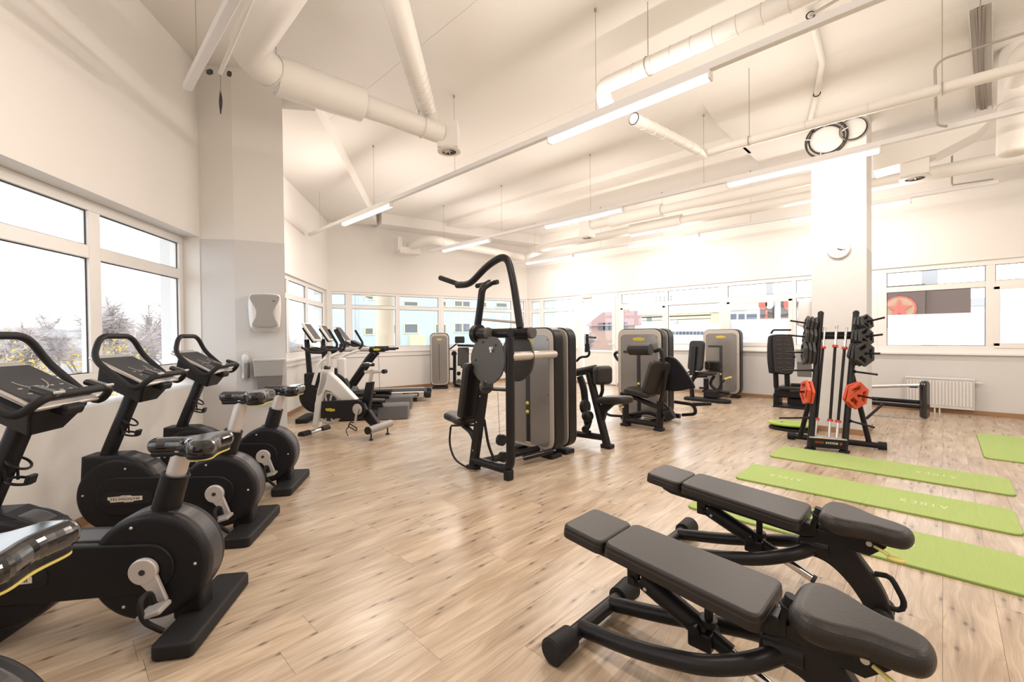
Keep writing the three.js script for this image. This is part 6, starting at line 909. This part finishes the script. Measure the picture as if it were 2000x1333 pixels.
// trees
function bareTree(h, sp, n, seed0, leafMat) {
  seed = seed0; const wood = [], tw = [];
  const grow = (p, d, l, r, k) => { const e = p.clone().addScaledVector(d, l); if (r > 0.02) wood.push(cyl(p, e, r, r * 0.7, 5, true)); if (k === 0) { for (let i = 0; i < n; i++) { const q = p.clone().lerp(e, rnd()), dd = V(rr(-1, 1), rr(-0.3, 1), rr(-1, 1)).normalize(), le = rr(0.35, 0.9) * sp, w = 0.03 * sp; const s = V(rr(-1, 1), rr(-1, 1), rr(-1, 1)).normalize().multiplyScalar(leafMat ? 0.045 : w), b = q.clone().addScaledVector(dd, leafMat ? 0.08 : le), off = leafMat ? dd.clone().multiplyScalar(le) : V(0, 0, 0); tw.push(q.clone().add(off), q.clone().add(s).add(off), b.add(off)); } return; }
    const m2 = 3 + (rnd() > 0.5 ? 1 : 0); for (let i = 0; i < m2; i++) grow(p.clone().lerp(e, rr(0.6, 1)), d.clone().add(V(rr(-1, 1), rr(-0.15, 0.6), rr(-1, 1)).multiplyScalar(0.75)).normalize(), l * rr(0.62, 0.85), r * 0.55, k - 1); };
  grow(V(0, 0, 0), V(0, 1, 0), h * 0.32, 0.16 * h / 7, 3);
  const g = new THREE.BufferGeometry().setFromPoints(tw); g.computeVertexNormals(); g.setAttribute('uv', new THREE.Float32BufferAttribute(new Float32Array(tw.length * 2), 2)); return [M(wood), g];
}
const treeKinds = [bareTree(8.5, 1.6, 64, 11), bareTree(9, 1.7, 64, 52), bareTree(8, 1.5, 64, 97)];
const addTree = (kind, x, z, s, label, group, mats = [om.bark, om.twig], name = 'bare_tree', cat = 'tree', y = GY) => { const t = thing(name, label, cat, [x, y, z], hsh(Math.round(x * 10), 3) * 6.28, group); const a = part(t, 'branches', kind[0], mats[0]); const b = part(t, 'twigs', kind[1], mats[1]); a.scale.setScalar(s); b.scale.setScalar(s); };
for (let i = 0; i < 11; i++) { const u = -60 + i * 43, d = ray(u, 650), D = 25 + 9 * (i % 3); addTree(treeKinds[i % 3], d.x * D, d.z * D, 0.92 + 0.3 * hsh(i, 4), 'hazy bare winter tree beyond the bike window', 'bare trees beyond the bike window'); }
for (let i = 0; i < 4; i++) { const u = 556 + i * 27, d = ray(u, 650), D = 44 + 8 * hsh(i, 19); addTree(treeKinds[i % 3], d.x * D, d.z * D, 0.75, 'distant bare tree beyond the cross trainer window', 'bare trees beyond the corner window'); }
for (let i = 0; i < 3; i++) { const u = 1092 + i * 22, d = ray(u, 650), D = 66; addTree(treeKinds[(i + 1) % 3], d.x * D, d.z * D, 0.9, 'far bare tree beside the brick house', 'bare trees beside the brick house'); }
{ const lk = [bareTree(5.6, 0.55, 110, 31, true), bareTree(5.6, 0.55, 110, 77, true)]; [[2, 10.5, 0, om.leafY, 1.25], [-60, 9, 1, om.leafG, 1.1], [48, 12, 1, om.leafG, 0.85]].forEach(([u, D, k, lm, sc], i) => { const d = ray(u, 700); addTree(lk[k], d.x * D, d.z * D, sc, ['golden leaved shrub right outside the bike window', 'large green shrub right outside the bike window', 'small green shrub beside the golden shrub'][i], 'shrubs outside the bike window', [om.bark, lm], 'leafy_shrub', 'shrub', GY + 0.2); }); }
{ // low buildings and a parked car beyond the bike window
  const box2 = (u, v, D, w, h, dp, name, label, mt, cat) => { const d = ray(u, v), t = thing(name, label, cat, [d.x * D, GY, d.z * D], wL.a); part(t, 'wall', box(w, h, dp, 0, h / 2, 0), mt); part(t, 'roof_slab', box(w + 0.4, 0.25, dp + 0.4, 0, h + 0.12, 0), om.grey); for (let i = 0; i < 4; i++) part(t, 'window', box(w * 0.13, h * 0.25, 0.06, -w * 0.36 + i * w * 0.24, h * 0.6, -dp / 2 - 0.02), om.dark); };
  box2(95, 660, 62, 22, 6.9, 8, 'row_house', 'grey row house between the bare trees', om.grey, 'building'); box2(-10, 690, 17, 8, 2.6, 4, 'garage', 'low pale garage beside the shrubs', om.white, 'garage'); box2(585, 668, 62, 14, 4.6, 7, 'row_house', 'brick row house beyond the corner window', om.brick, 'building');
  const d = ray(160, 690), t = thing('parked_car', 'dark parked car beyond the bike window', 'car', [d.x * 16, GY, d.z * 16], wL.a); part(t, 'body', ext(spl([[-2.1, 0.3], [-2.1, 0.75], [-1.2, 0.95], [-0.7, 1.42], [0.7, 1.45], [1.4, 0.98], [2.1, 0.8], [2.1, 0.3]]), 1.7, 0.1), om.car); for (const x of [-1.3, 1.3]) for (const s of [-0.8, 0.8]) part(t, 'wheel', cyl(V(x, 0.33, s - 0.1), V(x, 0.33, s + 0.1), 0.33, 0.33, 20), m.rubber);
  const hd = thing('hedge_wall', 'long white garden wall beyond the bike window', 'wall', [ray(120, 690).x * 20, GY, ray(120, 690).z * 20], wL.a); part(hd, 'wall', box(20, 1.4, 0.3, 0, 0.7, 0), om.white);
}
scene.traverse(o => { if (o.isMesh) { o.castShadow = true; o.receiveShadow = true; } });
renderer.render(scene, camera);
